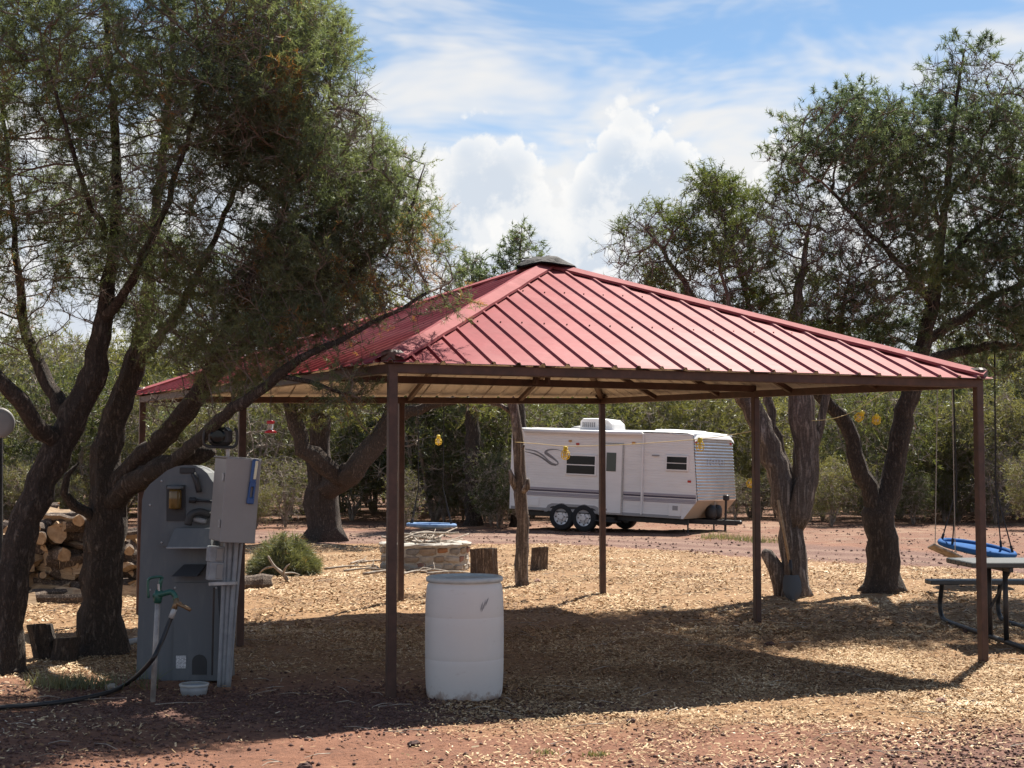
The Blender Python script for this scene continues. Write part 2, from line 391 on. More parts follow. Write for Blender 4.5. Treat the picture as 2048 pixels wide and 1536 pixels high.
def build_ground():
    def axis(lo, hi, fine, ext):
        a = list(np.arange(lo, hi, fine)); d = fine
        up = [a[-1]]; dn = [a[0]]
        while up[-1] < ext: d *= 1.22; up.append(up[-1]+d)
        d = fine
        while dn[-1] > -ext: d *= 1.22; dn.append(dn[-1]-d)
        return np.array(dn[:0:-1] + a + up[1:])
    xs = axis(-6.5, 7.5, .065, 2500); ys = axis(7.2, 19.0, .065, 4000); ys = ys[ys > -300]
    X, Y = np.meshgrid(xs, ys); Z = terrain(X, Y)
    V = np.stack([X, Y, Z], -1).reshape(-1, 3); nx, ny = len(xs), len(ys)
    i = (np.arange(ny-1)[:, None]*nx + np.arange(nx-1)[None, :]).ravel()
    F = np.stack([i, i+1, i+nx+1, i+nx], -1)
    o = link('ground', fast_mesh('ground', V, F, M_GROUND, smooth=True))
    tag(o, kind='structure')
build_ground()

# ------------------------------------------------------------------ gazebo
GA = Vector((-.88, 10.65, 2.42)); GB = Vector((4.02, 12.49, 2.42)); GC = Vector((1.13, 18.18, 2.55)); GG = Vector((-4.08, 16.0, 2.46))
APEX = at(1092, 540, 14.4)
def build_gazebo():
    root = thing('gazebo', (.2, 14.4, 0), 'brown steel gazebo with ribbed red metal hip roof over the wood chips', 'gazebo')
    org = root.location
    gm, ge, gf = (GB+GC)/2, Vector((-1.31, 17.16, 2.5)), Vector((-2.53, 13.6, 2.46))
    for p in (GA, GB, GC, GG, gm, ge, gf):
        z = ground_z(p.x, p.y) - .12
        MB().box((p.x, p.y, (z+p.z)/2), (.068, .068, p.z-z), Matrix.Rotation(.36, 3, 'Z'), 0, .006).obj('post', M_BROWN, root, origin=org)
    for a, b in ((GA, GB), (GB, GC), (GC, GG), (GG, GA)):
        MB().bar(a-Vector((0, 0, .035)), b-Vector((0, 0, .035)), .07).obj('eave_beam', M_BROWN, root, origin=org)
    tz = Vector((0, 0, .02))
    MB().bar(gf+tz+Vector((0, 0, .05)), gm+tz, .06, .07).obj('tie_beam', M_BROWN, root, origin=org)
    mid = (gf+gm)/2 + Vector((.25, 0, 0))
    for dx in (-.06, .06):
        q = mid.lerp(Vector((APEX.x, APEX.y, mid.z)), .3) + Vector((dx, 0, 0))
        MB().bar((q.x, q.y, 2.5), (APEX.x+dx, APEX.y, APEX.z-.1), .045).obj('king_strut', M_BROWN, root, origin=org)
    for p in (GA, GB, GC, GG):
        MB().bar(p, APEX-Vector((0, 0, .06)), .06).obj('hip_rafter', M_BROWN, root, origin=org)
    for a, b in ((GA, GB), (GB, GC), (GC, GG), (GG, GA)):
        u = (b-a); W = u.length; u.normalize(); n = u.cross(APEX-a).normalized()
        if n.z < 0: n = -n
        v = n.cross(u)
        if v.z < 0: v = -v
        ap = APEX-a; ua, va = ap.dot(u), ap.dot(v)
        ov = .09
        def top(x): return min(va*x/ua, va*(W-x)/(W-ua), va - .02)
        x0, x1 = -ov*ua/va, W + ov*(W-ua)/va
        pitch = .2; prof = [(0, 0), (.013, .020), (.033, .020), (.046, 0)]
        base = a + n*.045
        k = 0; xs = x0
        for f in (.2, .4, .6, .8):
            x = W*f; t = top(x)
            if abs(x-ua) < .25: x += .3; t = top(x)
            MB().bar(a+u*x-n*.03, a+u*x+v*(t-.05)-n*.03, .05, up=n).obj('rafter', M_BROWN, root, origin=org)
        while xs < x1 - .01:
            xe = min(xs+.8, x1); pts = []; x = xs
            while x < xe + pitch:
                for d, h in prof:
                    if x+d < xe: pts.append((x+d, h))
                x += pitch
            pts.append((xe + (.03 if xe < x1 else 0), 0.0)); pts = [p for i, p in enumerate(pts) if i == 0 or p[0] > pts[i-1][0]+1e-4]
            mb = MB(); vs = []; wob = rnd.uniform(-.012, .012)
            for x, h in pts:
                tp = max(top(x), -ov+.001); bo = -ov + wob + rnd.uniform(-.004, .004)
                vs.append((base+u*x+v*bo+n*h, base+u*x+v*max(tp, bo+.001)+n*h))
            m = len(vs)
            allv = [p for q in vs for p in q] + [p - n*.004 for q in vs for p in q]
            fs = []; mis = []
            for i in range(m-1):
                fs.append((2*i, 2*i+2, 2*i+3, 2*i+1)); o = 2*m; fs.append((o+2*i, o+2*i+1, o+2*i+3, o+2*i+2))
            mb.add(allv, fs)
            if (Vector(allv[2])-Vector(allv[0])).cross(Vector(allv[1])-Vector(allv[0])).dot(n) < 0: mb.f = [tuple(reversed(f)) for f in mb.f]
            mb.mi = [i % 2 for i in range(len(mb.f))]
            mb.obj('roof_sheet', [M_RED, M_RED_UNDER], root, origin=org)
            sm = MB(); x = xs + .08
            while x < xe:
                for vv in (1.1, 2.2):
                    if top(x) > vv + .15: sm.box(base+u*(x+rnd.uniform(-.01, .01))+v*(vv+rnd.uniform(-.015, .015))+n*.006, (.012, .012, .008), None, 0)
                x += pitch
            if sm.f: tag(sm.obj('screws', M_TAR, root, origin=org), kind='stuff')
            xs += .8
    # hip caps: folded sheet along each hip
    for p, q1, q2 in ((GA, GB, GG), (GB, GC, GA), (GC, GG, GB), (GG, GA, GC)):
        d = (APEX-p).normalized(); s0 = p - d*.08 + Vector((0, 0, .085)); s1 = p + d*((APEX-p).length-.10) + Vector((0, 0, .085))
        wings = []
        for q in (q1, q2):
            n = (q-p).cross(APEX-p).normalized(); n = n if n.z > 0 else -n
            w = d.cross(n); w = w if w.dot(q-p) > 0 else -w
            wings.append((w.normalized(), n))
        mb = MB(); K = 14; vs = []
        for i in range(K+1):
            c = s0.lerp(s1, i/K); row = []
            for sgn, (w, n) in zip((1, -1), wings):
                lift = rnd.uniform(-.006, .010)
                row.append(c + w*.125 - Vector((0, 0, .0)) + n*(-.022+lift)); row.append(c + w*.117 + n*(.0+lift*.5))
            vs += [row[0], row[1], c + Vector((0, 0, .012)), row[3], row[2]]
        fs = [(i*5+j, i*5+j+1, i*5+5+j+1, i*5+5+j) for i in range(K) for j in range(4)]
        lo = [Vector(x)-Vector((0, 0, .003)) for x in vs]; o = len(vs)
        lf = [tuple(o+i for i in reversed(f)) for q, f in enumerate(fs) if q % 4 in (1, 2)]; mb.add(vs + lo, fs + lf); mb.mi = [0]*len(fs)+[1]*len(lf)
        mb.obj('hip_cap', [M_CAP, M_CAP], root, origin=org)
        bm = MB()
        bm.box(p + d*.0 + Vector((0, 0, .05)), (.14, .14, .10), Matrix.Rotation(.9, 3, 'Z'), 0, .02).obj('corner_bracket', M_BROWN, root, origin=org)
    # felt-wrapped peak
    mb = MB(); c = APEX + Vector((0, 0, .12)); rings = []
    for r, dz in ((.0, .012), (.12, .008), (.22, -.035), (.31, -.09)):
        rings.append([c + Vector((math.cos(t)*r*(1+.10*rnd.uniform(-1, 1)), math.sin(t)*r*(1+.1*rnd.uniform(-1, 1)), dz + rnd.uniform(-.012, .018))) for t in [2*PI*i/18 for i in range(18)]])
    vs = [p for q in rings for p in q]
    mb.add(vs + [p - Vector((0, 0, .012)) for p in vs], [(i*18+j, i*18+(j+1) % 18, i*18+18+(j+1) % 18, i*18+18+j)[::-1] for i in range(3) for j in range(18)] + [(72+i*18+j, 72+i*18+(j+1) % 18, 72+i*18+18+(j+1) % 18, 72+i*18+18+j) for i in range(3) for j in range(18)])
    mb.obj('peak_cover', M_TAR, root, origin=org)
build_gazebo()

# ------------------------------------------------------------------ travel trailer
M_WHITE = material('trailer_white_aluminium', lambda g: g.pbr(g.ramp(g.noise(g.map(g.obj(), (.6, .6, 3)), 2.0, 4), (.3, (.76, .755, .75)), (.7, (.84, .835, .83))), .38, g.bump(g.noise(g.obj(), 1.5, 3), .08, .02)))
M_FRONT = material('trailer_front_aluminium', lambda g: g.pbr(g.ramp(g.noise(g.obj(), 2.0, 4), (.3, (.66, .68, .70)), (.7, (.84, .85, .86))), .22, g.bump(g.noise(g.obj(), 2.5, 3), .10, .03), .55))
M_GREYTRIM = material('grey_trim', lambda g: g.pbr((.30, .30, .31), .5))
M_GLASSD = material('dark_tinted_glass', lambda g: g.pbr((.008, .010, .010), .12, Specular_IOR_Level=.25))
M_GLASSG = material('grey_door_glass', lambda g: g.pbr((.09, .11, .10), .12))
M_BLACK = material('black_painted_steel', lambda g: g.pbr(g.ramp(g.noise(g.obj(), 10, 3), (.3, (.012, .012, .014)), (.7, (.03, .03, .033))), .5))
M_RUBBER = material('tyre_rubber', lambda g: g.pbr((.022, .022, .024), .85))
M_RIM = material('silver_rim', lambda g: g.pbr((.62, .62, .64), .4, None, .4))
M_NAVY = material('dark_violet_stripe', lambda g: g.pbr((.055, .045, .085), .4))
M_LILAC = material('grey_lilac_stripe', lambda g: g.pbr((.34, .32, .37), .4))
M_CURL = material('pale_grey_curl', lambda g: g.pbr((.42, .41, .43), .4))
M_REFL = material('red_reflector', lambda g: g.pbr((.45, .03, .02), .25))
M_AMBER = material('amber_plastic', lambda g: g.pbr((.55, .28, .08), .3))
M_LTBLUE = material('pale_blue_print', lambda g: g.pbr((.42, .50, .62), .4))
M_BEIGE = material('beige_underbelly', lambda g: g.pbr((.42, .36, .28), .7))
M_STEEL = material('galvanised_steel', lambda g: g.pbr(g.ramp(g.noise(g.obj(), 25, 3), (.3, (.30, .31, .32)), (.7, (.48, .48, .48))), .45, None, .5))
def build_trailer():
    a = math.radians(31); P1 = Vector((4.48, 35.0)); fwd = Vector((math.cos(a), -math.sin(a)))
    ax = P1 - fwd*3.40; gz = ground_z(ax.x, ax.y)
    root = thing('travel_trailer', (ax.x, ax.y, gz), 'white travel trailer with lilac stripes parked across the drive', 'trailer')
    root.rotation_euler = (0, math.radians(2.3), -a)
    MW = Matrix.Translation(root.location) @ root.rotation_euler.to_matrix().to_4x4(); MI = MW.inverted()
    o0 = MI @ cam.location
    def T(px, py, y=0.0):
        d = MI.to_3x3() @ ray(px, py); t = (y - o0.y)/d.y; p = o0 + d*t; return (p.x, p.z)
    xr = T(1021, 950)[0]; hb = T(1200, 1028)[1]; ht = T(1200, 863)[1]
    nose = T(1394, 1003); ftop = T(1386, 874); fbot = T(1366, 1036)
    WID = 2.4
    def xf(h):
        if h < nose[1]: return fbot[0] + (nose[0]-fbot[0])*(h-hb)/(nose[1]-hb)
        return nose[0] + (ftop[0]-nose[0])*(h-nose[1])/(ht-nose[1])
    # side walls of lapped siding
    def side(y, sg):
        hs = []; h = hb; cs = .0635
        while h < ht:
            hs += [(h, 0), (min(h+cs*.80, ht), 0), (min(h+cs*.88, ht), .007)]; h += cs
        hs.append((ht, 0)); hs = [q for i, q in enumerate(hs) if i == 0 or q[0] > hs[i-1][0]+1e-5]
        vs = []
        for h, g_ in hs: vs += [(xr, y+sg*g_, h), (xf(h), y+sg*g_, h)]
        fs = [(2*i, 2*i+1, 2*i+3, 2*i+2) for i in range(len(hs)-1)]
        if sg < 0: fs = [f[::-1] for f in fs]
        return MB().add(vs, fs).obj('side_wall', M_WHITE, root)
    side(0, 1); side(WID, -1)
    # corrugated front
    hs = []; h = nose[1]; p = .075
    while h < ht - .02:
        for q, d in ((0, 0), (.25, .020), (.5, .028), (.75, .020)): hs.append((h+q*p, d))
        h += p
    hs.append((ht, 0)); vs = []
    for h, d in hs: vs += [(xf(h)+d, .0, h), (xf(h)+d, WID, h)]
    MB().add(vs, [(2*i, 2*i+1, 2*i+3, 2*i+2) for i in range(len(hs)-1)]).obj('front_panel', M_FRONT, root, smooth=True)
    MB().add([(fbot[0], 0, hb), (fbot[0], WID, hb), (nose[0], WID, nose[1]), (nose[0], 0, nose[1])], [(0, 1, 2, 3)]).obj('nose_underside', M_BEIGE, root)
    MB().add([(xr, 0, hb), (xr, WID, hb), (xr, WID, ht), (xr, 0, ht)], [(0, 3, 2, 1)]).obj('rear_wall', M_WHITE, root)
    MB().add([(xr, 0, hb), (xr, WID, hb), (fbot[0], WID, hb), (fbot[0], 0, hb)], [(0, 1, 2, 3)]).obj('floor_pan', M_BLACK, root)
    MB().box((xr-.02, WID/2, hb+.15), (.05, WID-.1, .12), None, 0, .01).obj('rear_bumper', M_BLACK, root)
    # rounded roof with front cap
    vs = []; K = 10
    xs = [xr-.02, xr+1, xr+2, xr+3, ftop[0]-.9, ftop[0]-.35, ftop[0]-.12, ftop[0]+.02]
    zs = [.02, .02, .02, .02, .03, .03, .02, -.03]
    for x, z in zip(xs, zs):
        for j in range(K+1):
            t = j/K; vs.append((x, -.015+(WID+.03)*t, ht + z + .05*math.sin(PI*t)**.6))
    fs = [(i*(K+1)+j, (i+1)*(K+1)+j, (i+1)*(K+1)+j+1, i*(K+1)+j+1) for i in range(len(xs)-1) for j in range(K)]
    MB().add(vs, fs).obj('roof', M_WHITE, root, smooth=True)
    xe = T(1302, 860)[0]
    cap = MB(); prof = [(xe, .06), (xe+.05, .10), (xe+.45, .11), (xe+.75, .05), (ftop[0]-.25, .06), (ftop[0]-.05, .045), (ftop[0]+.05, -.02), (ftop[0]+.075, -.10)]
    vs = []
    for x, z in prof:
        for j in range(13):
            t = j/12; e = min(t, 1-t); vs.append((x, -.02+(WID+.04)*t, ht + z - .09*max(0, (.10-e)/.10)**2))
    cap.add(vs, [(i*13+j, (i+1)*13+j, (i+1)*13+j+1, i*13+j+1) for i in range(len(prof)-1) for j in range(12)]).obj('front_roof_cap', M_WHITE, root, smooth=True)
    # awning roll along the door side
    x0, x1 = T(1052, 865)[0], T(1287, 866)[0]
    aw = MB(); aw.tube([(x0, -.07, ht-.03), (x1, -.07, ht-.03)], .055, 12).obj('awning_roll', M_WHITE, root, smooth=True)
    MB().box(((x0+x1)/2, -.02, ht-.10), (x1-x0, .03, .035), None, 0, .005).obj('awning_rail', M_WHITE, root)
    for x in (x1+.02,):
        MB().box((x, -.04, (ht+hb)/2+.02), (.035, .06, ht-hb-.06), None, 0, .008).obj('awning_arm', M_WHITE, root)
    # roof air conditioner
    c0, c1 = T(1163, 860)[0], T(1236, 860)[0]; cx = (c0+c1)/2 - .25
    ac = MB(); prof = [(-.50, 0), (-.48, .22), (-.40, .29), (.0, .30), (.34, .27), (.47, .16), (.5, 0)]
    vs = []
    for ins, yy in ((.06, -.36), (0, -.30), (0, .30), (.06, .36)):
        vs += [(cx+x*(1-ins), WID/2-.55+yy, ht+.04+z*(1-ins)) for x, z in prof]
    n = len(prof); ac.add(vs, [(r*n+i, r*n+i+1, r*n+n+i+1, r*n+n+i)[::-1] for r in range(3) for i in range(n-1)] + [tuple(range(n-1, -1, -1)), tuple(range(3*n, 4*n))])
    aco = ac.obj('air_conditioner', M_WHITE, root)
    for k in range(7):
        MB().box((cx-.38+k*.055, WID/2-.55-.362, ht+.17), (.03, .02, .12), None, 0, .004).obj('grille_slot', M_GREYTRIM, aco)
    MB().lathe([(.26, 0), (.25, .03), (.15, .07), (0.02, .09)], 20, (T(1137, 860)[0]-.3, WID/2, ht+.06)).obj('roof_vent', M_GREYTRIM, root, smooth=True)
    # door
    d0, d1 = T(1204, 900)[0], T(1246, 900)[0]; dh0 = T(1225, 1026)[1]; dh1 = T(1225, 889)[1]
    dr = MB().box(((d0+d1)/2, -.022, (dh0+dh1)/2), (d1-d0, .03, dh1-dh0), None, 0, .012).obj('door', M_WHITE, root)
    fr = MB()
    for cxx, czz, sx, sz in (((d0+d1)/2, dh1+.02, d1-d0+.08, .035), (d0-.02, (dh0+dh1)/2, .035, dh1-dh0), (d1+.02, (dh0+dh1)/2, .035, dh1-dh0), ((d0+d1)/2, dh0-.02, d1-d0+.08, .03)):
        fr.box((cxx, -.016, czz), (sx, .035, sz), None, 0, .006)
    fr.obj('door_frame', M_STEEL, dr)
    w0, w1 = T(1215, 905), T(1233, 943)
    MB().box(((w0[0]+w1[0])/2, -.042, (w0[1]+w1[1])/2), (w1[0]-w0[0], .016, w0[1]-w1[1]), None, 0, .004).obj('door_window', M_GLASSG, dr)
    MB().box((T(1209, 970)[0], -.055, T(1209, 970)[1]), (.05, .05, .10), None, 0, .01).obj('door_handle', M_BLACK, dr)
    MB().box((T(1213, 1019)[0], -.045, T(1213, 1019)[1]), (.06, .02, .05), None, 0, .005).obj('latch', M_GREYTRIM, dr)
    # windows: frame and two dark panes each
    for (pa, pb) in (((1135, 911), (1190, 949)), ((1335, 913), (1374, 940))):
        A, B = T(*pa), T(*pb); cx_, cz_ = (A[0]+B[0])/2, (A[1]+B[1])/2; w, h = B[0]-A[0], A[1]-B[1]
        wn = MB().box((cx_, -.014, cz_), (w+.09, .035, h+.09), None, 0, .02).obj('window', M_WHITE, root)
        for s_ in (-1, 1): MB().box((cx_, -.030, cz_+s_*h*.265), (w, .012, h*.47), None, 0, .003).obj('pane', M_GLASSD, wn)
    # belt stripes
    def stripe(px0, py0, px1, py1, hh, m):
        A, B = T(px0, py0), T(px1, py1); z = (A[1]+B[1])/2
        MB().box(((A[0]+B[0])/2, -.006, z), (B[0]-A[0], .010, hh), None, 0, .002).obj('stripe', m, root)
    zt = T(1100, 983)[1]
    for xa, xb in ((T(1052, 980)[0], d0-.05), (d1+.05, x1-.03), (x1+.06, nose[0]-.03)):
        for dz, hh, m in ((.075, .05, M_LILAC), (.022, .042, M_NAVY), (-.035, .03, M_LILAC), (-.072, .03, M_LILAC), (-.106, .022, M_LILAC)):
            MB().box(((xa+xb)/2, -.006, zt+dz), (xb-xa, .012, hh), None, 0, .002).obj('stripe', m, root)
    # grey curl graphic
    def ribbon(pts, ws, m):
        Q = bez([Vector((*T(*p), 0)) for p in pts], 8); n = len(Q); vs = []
        for i, p in enumerate(Q):
            t = (Q[min(i+1, n-1)]-Q[max(i-1, 0)]).normalized(); nn = Vector((-t.y, t.x, 0)); f = i/(n-1)*(len(ws)-1); k = min(int(f), len(ws)-2); w = ws[k]+(ws[k+1]-ws[k])*(f-k)
            for s_ in (1, -1): vs.append((p.x+nn.x*w*s_, -.005, p.y+nn.y*w*s_))
        MB().add(vs + [(v[0], -.001, v[2]) for v in vs], [(2*i, 2*i+1, 2*i+3, 2*i+2) for i in range(n-1)] + [(2*i+1, 2*i, 2*i+2, 2*i+3) for i in range(n-1)]).obj('curl_graphic', m, root)
    ribbon([(1050, 898), (1070, 902), (1086, 911), (1100, 924), (1113, 929), (1116, 925), (1106, 916), (1096, 909), (1091, 905), (1097, 900), (1112, 899), (1126, 903)], [.01, .018, .02, .02, .018, .016, .03, .04, .035, .02, .01, .004], M_CURL)
    ribbon([(1050, 903), (1072, 909), (1088, 918), (1101, 928), (1112, 931)], [.006, .02, .02, .016, .01], M_GREYTRIM)
    # faint pale letters on the front
    for k in range(6):
        yy = .75 + k*.19; z = T(1420, 925)[1]
        MB().box((xf(z)+.026, yy, z+rnd.uniform(-.02, .02)), (.006, .035, .14), None, 0).obj('faint_letter', M_LTBLUE, root)
    # lamps and reflectors
    for px, py, m in ((1156, 888, M_REFL), (1379, 963, M_REFL), (1141, 882, M_AMBER), (1268, 886, M_AMBER)):
        q = T(px, py); MB().box((q[0], -.015, q[1]), (.09, .03, .055), None, 0, .008).obj('marker_light', m, root)
    for yy in (.12, WID-.12):
        z = T(1392, 885)[1]; MB().box((xf(z)+.02, yy, z), (.03, .10, .05), None, 0, .008).obj('marker_light', M_REFL, root)
    q = T(1312, 911); MB().box((q[0], -.02, q[1]), (.20, .03, .035), None, 0, .008).obj('grab_handle', M_GREYTRIM, root)
    # hatches and vents low on the side
    for pa, pb in (((1058, 994), (1078, 1012)), ((1338, 1008), (1361, 1033))):
        A, B = T(*pa), T(*pb); hc = MB().box(((A[0]+B[0])/2, -.012, (A[1]+B[1])/2), (B[0]-A[0], .024, A[1]-B[1]), None, 0, .008).obj('hatch', M_WHITE, root)
        if pa[0] > 1300: MB().box(((A[0]+B[0])/2+.02, -.028, A[1]-.09), (.14, .01, .11), None, 0, .002).obj('vent_grille', M_GREYTRIM, hc)
    # lower skirt trim and double wheel arch
    MB().box(((xr+fbot[0])/2, -.008, hb+.04), (fbot[0]-xr-.1, .014, .07), None, 0, .003).obj('skirt_trim', M_GREYTRIM, root)
    wa, wb = T(1123, 1036)[0], T(1168, 1036)[0]; R = .345
    x0, x1_ = wa-.50, wb+.50
    outer = [(x0, hb-.02), (x0+.10, hb+.15), (x0+.22, hb+.20), (x1_-.22, hb+.20), (x1_-.10, hb+.15), (x1_, hb-.02)]
    inner = [(x1_-.09, hb-.02), (x1_-.17, hb+.10), (x1_-.25, hb+.135), (x0+.25, hb+.135), (x0+.17, hb+.10), (x0+.09, hb-.02)]
    vs = [(x, -.025, z) for x, z in outer+inner] + [(x, .0, z) for x, z in outer+inner]
    fs = [(i, 11-i, 10-i, i+1)[::-1] for i in range(5)] + [(i, i+1, i+13, i+12)[::-1] for i in range(5)]
    MB().add(vs, fs).obj('wheel_arch', M_GREYTRIM, root)
    MB().prism([(p[0], p[1]) for p in inner[::-1]], -.012, .30).obj('wheel_well_shade', M_BLACK, root)  # black block over the uncut wall stands in for the shaded hollow
    for yy, sg in ((.06, -1), (WID-.06, 1)):
        for x in (wa, wb):
            prof = [(.205, -.09), (.30, -.10), (R-.01, -.08), (R, -.05), (R, .05), (R-.01, .08), (.30, .10), (.205, .09)]
            wh = bpy.data.objects.new('wheel', None); COL.objects.link(wh); wh.parent = root; wh.location = (x, yy, R); wh.rotation_euler = (PI/2, 0, 0); wh.empty_display_size = .05
            MB().lathe(prof, 28, capb=False, capt=False).obj('tyre', M_RUBBER, wh, smooth=True)
            rim = MB(); s_ = -sg
            rp = [(.21, .085), (.195, .06), (.15, .05), (.13, .065), (.075, .07), (.065, .10), (.0, .10)]
            rim.lathe([(r_, z_*s_) for r_, z_ in rp], 24, capb=False, capt=False)
            for k in range(8):
                t = 2*PI*k/8; rim.lathe([(.018, .058*s_), (.018, .072*s_)], 8, (.165*math.cos(t), .165*math.sin(t), 0), 1)
            for k in range(5):
                t = 2*PI*k/5; rim.lathe([(.012, .070*s_), (.012, .088*s_)], 6, (.098*math.cos(t), .098*math.sin(t), 0), 1)
            rim.obj('rim', [M_RIM, M_BLACK], wh)
    # chassis, drawbar, jack, bottles, step
    ch = MB()
    for yy in (.35, WID-.35): ch.box(((xr+fbot[0])/2, yy, hb-.09), (fbot[0]-xr, .06, .13), None, 0, .01)
    ch.obj('chassis_rail', M_BLACK, root)
    tip = nose[0] + .55
    for yy in (.45, WID-.45): MB().bar((fbot[0]-.9, yy, hb-.08), (tip, WID/2, hb-.08), .07, .12).obj('drawbar', M_BLACK, root)
    MB().tube([(tip-.30, WID/2, hb-.45), (tip-.30, WID/2, hb+.50)], .03, 10).obj('tongue_jack', M_BLACK, root)
    MB().box((tip-.30, WID/2, hb+.53), (.14, .12, .14), None, 0, .02).obj('jack_head', M_BLACK, root)
    MB().box((tip+.02, WID/2, hb-.06), (.22, .10, .10), None, 0, .02).obj('coupler', M_BLACK, root)
    for dy in (-.17, .17):
        MB().lathe([(.05, 0), (.13, .05), (.14, .1), (.14, .26), (.10, .34), (.04, .36)], 18, (tip-.62, WID/2+dy, hb-.02)).obj('gas_bottle', M_BLACK, root, smooth=True)
    MB().tube([(tip-.55, WID/2-.1, hb+.0), (tip-.55, WID/2-.1, hb+.42)], .012, 6).obj('bottle_rod', M_STEEL, root)
    for x, yy in ((fbot[0]-.05, .4), (fbot[0]-.05, WID-.4)):
        MB().tube([(x, yy, hb-.1), (x+.02, yy, .08), (x-.06, yy, .03)], .022, 8).obj('stabiliser', M_BLACK, root)
    MB().box(((d0+d1)/2, -.10, hb-.16), (.62, .24, .03), None, 0, .008).obj('step', M_BLACK, root)
    MB().box(((wb+d0)/2+.1, .25, hb-.14), (.9, .2, .2), None, 0, .03).obj('tank', M_BLACK, root)
build_trailer()

# ------------------------------------------------------------------ trees: space colonisation from hand-placed stems
def sample_blobs(blobs, total, rs, power=.42):
    vol = np.array([b[1][0]*b[1][1]*b[1][2]*(b[2] if len(b) > 2 else 1) for b in blobs]); cnt = np.maximum(1, (vol/vol.sum()*total)).astype(int)
    out = []
    for b, n in zip(blobs, cnt):
        d = rs.randn(n, 3); d /= np.linalg.norm(d, axis=1)[:, None]; r = rs.rand(n)**power
        out.append(np.array(b[0]) + d*r[:, None]*np.array(b[1]))
    return np.concatenate(out)
def colonise(stems, att, step, infl, kill, iters, rs, up=.05, wob=.18):
    """stems: list of polylines [(Vector, radius)...]; each after the first starts at the nearest existing node"""
    pos, par, rad = [], [], []
    for st in stems:
        pts = [np.array(p) for p, r in st]; rr = [r for p, r in st]
        if not pos: last = -1
        else:
            A = np.array(pos); last = int(np.argmin(((A-pts[0])**2).sum(1)))
        for i in range(len(pts)):
            if i == 0:
                if last == -1: pos.append(pts[0]); par.append(-1); rad.append(rr[0]); last = 0
                continue
            prev = pos[last]; L = np.linalg.norm(pts[i]-prev); k = max(1, int(L/step)); r0 = rr[i-1]
            for j in range(1, k+1):
                f = j/k; w = rs.randn(3)*step*.10 if j < k else 0
                pos.append(prev+(pts[i]-prev)*f + w); par.append(last); rad.append(r0+(rr[i]-r0)*f); last = len(pos)-1
    nhand = len(pos); pos = np.array(pos); par = list(par)
    att = att.copy(); near = np.full(len(att), 0); nd = np.full(len(att), 1e9)
    def upd(newi):
        P = pos[newi]
        for c in range(0, len(P), 400):
            D = np.linalg.norm(att[:, None, :]-P[None, c:c+400, :], axis=2); k = D.argmin(1); d = D[np.arange(len(att)), k]
            b = d < nd; nd[b] = d[b]; near[b] = newi[c:c+400][k[b]]
    upd(np.arange(len(pos))); made = set()
    for it in range(iters):
        act = nd < infl
        if not act.any(): infl *= 1.6; 
        act = nd < infl
        if not act.any(): break
        ids = near[act]; dv = (att[act]-pos[ids]); dv /= np.linalg.norm(dv, axis=1)[:, None]+1e-9
        uq, inv = np.unique(ids, return_inverse=True); sm = np.zeros((len(uq), 3)); np.add.at(sm, inv, dv)
        sm /= np.linalg.norm(sm, axis=1)[:, None]+1e-9
        sm += rs.randn(len(uq), 3)*wob; sm[:, 2] += up; sm /= np.linalg.norm(sm, axis=1)[:, None]
        npos = pos[uq]+sm*step; keep = []
        for i, u in enumerate(uq):
            key = (int(u), int(round(sm[i][0]*2)), int(round(sm[i][1]*2)), int(round(sm[i][2]*2)))
            if key not in made: made.add(key); keep.append(i)
        if not keep: break
        st = len(pos); pos = np.concatenate([pos, npos[keep]]); par += [int(u) for u in uq[keep]]
        upd(np.arange(st, len(pos)))
        alive = nd > kill; att, near, nd = att[alive], near[alive], nd[alive]
        if not len(att): break
    return pos, np.array(par), np.array(rad), nhand
def pipe_radii(pos, par, rad, nhand, r0, ex=2.35):
    n = len(pos); acc = np.zeros(n); R = np.zeros(n)
    for i in range(n-1, -1, -1):
        R[i] = max(r0, acc[i]**(1/ex)) if acc[i] > 0 else r0
        if i < nhand: R[i] = rad[i]
        if par[i] >= 0: acc[par[i]] += R[i]**ex
    for i in range(n):
        if par[i] >= 0: R[i] = min(R[i], R[par[i]])
    return R
def branch_mesh(pos, par, R, rs, thr, rough=.07, maxside=22):
    n = len(pos); ch = [[] for _ in range(n)]
    for i in range(n):
        if par[i] >= 0: ch[par[i]].append(i)
    thick, thin = MB(), MB(); stack = [(0, None)]
    while stack:
        i, pre = stack.pop(); chain = [pre] if pre is not None else []; 
        while True:
            chain.append(i)
            if not ch[i]: break
            c = sorted(ch[i], key=lambda k: -R[k])
            for k in c[1:]: stack.append((k, i))
            i = c[0]
        if len(chain) < 2: continue
        rr = R[chain].copy()
        if pre is not None: rr[0] = min(rr[0], rr[1]*1.15)
        rr[-1] *= .5; mx = rr.max()
        # cut the chain into a thick and a thin mesh
        k = int((rr > thr).sum())
        P = pos[chain]
        if k >= 2:
            s = 22 if mx > .10 else 14 if mx > .07 else (8 if mx > .03 else 6)
            thick.tube(P[:k+1], rr[:k+1], min(s, maxside), 0, True, rough if mx > .03 else .03, rs)
        if k < len(chain)-1:
            a = max(0, k-1 if k >= 2 else 0)
            if k >= 2: a = k
            thin.tube(P[a:], rr[a:], 3, 0, False)  if len(P)-a >= 2 else None
    return thick, thin
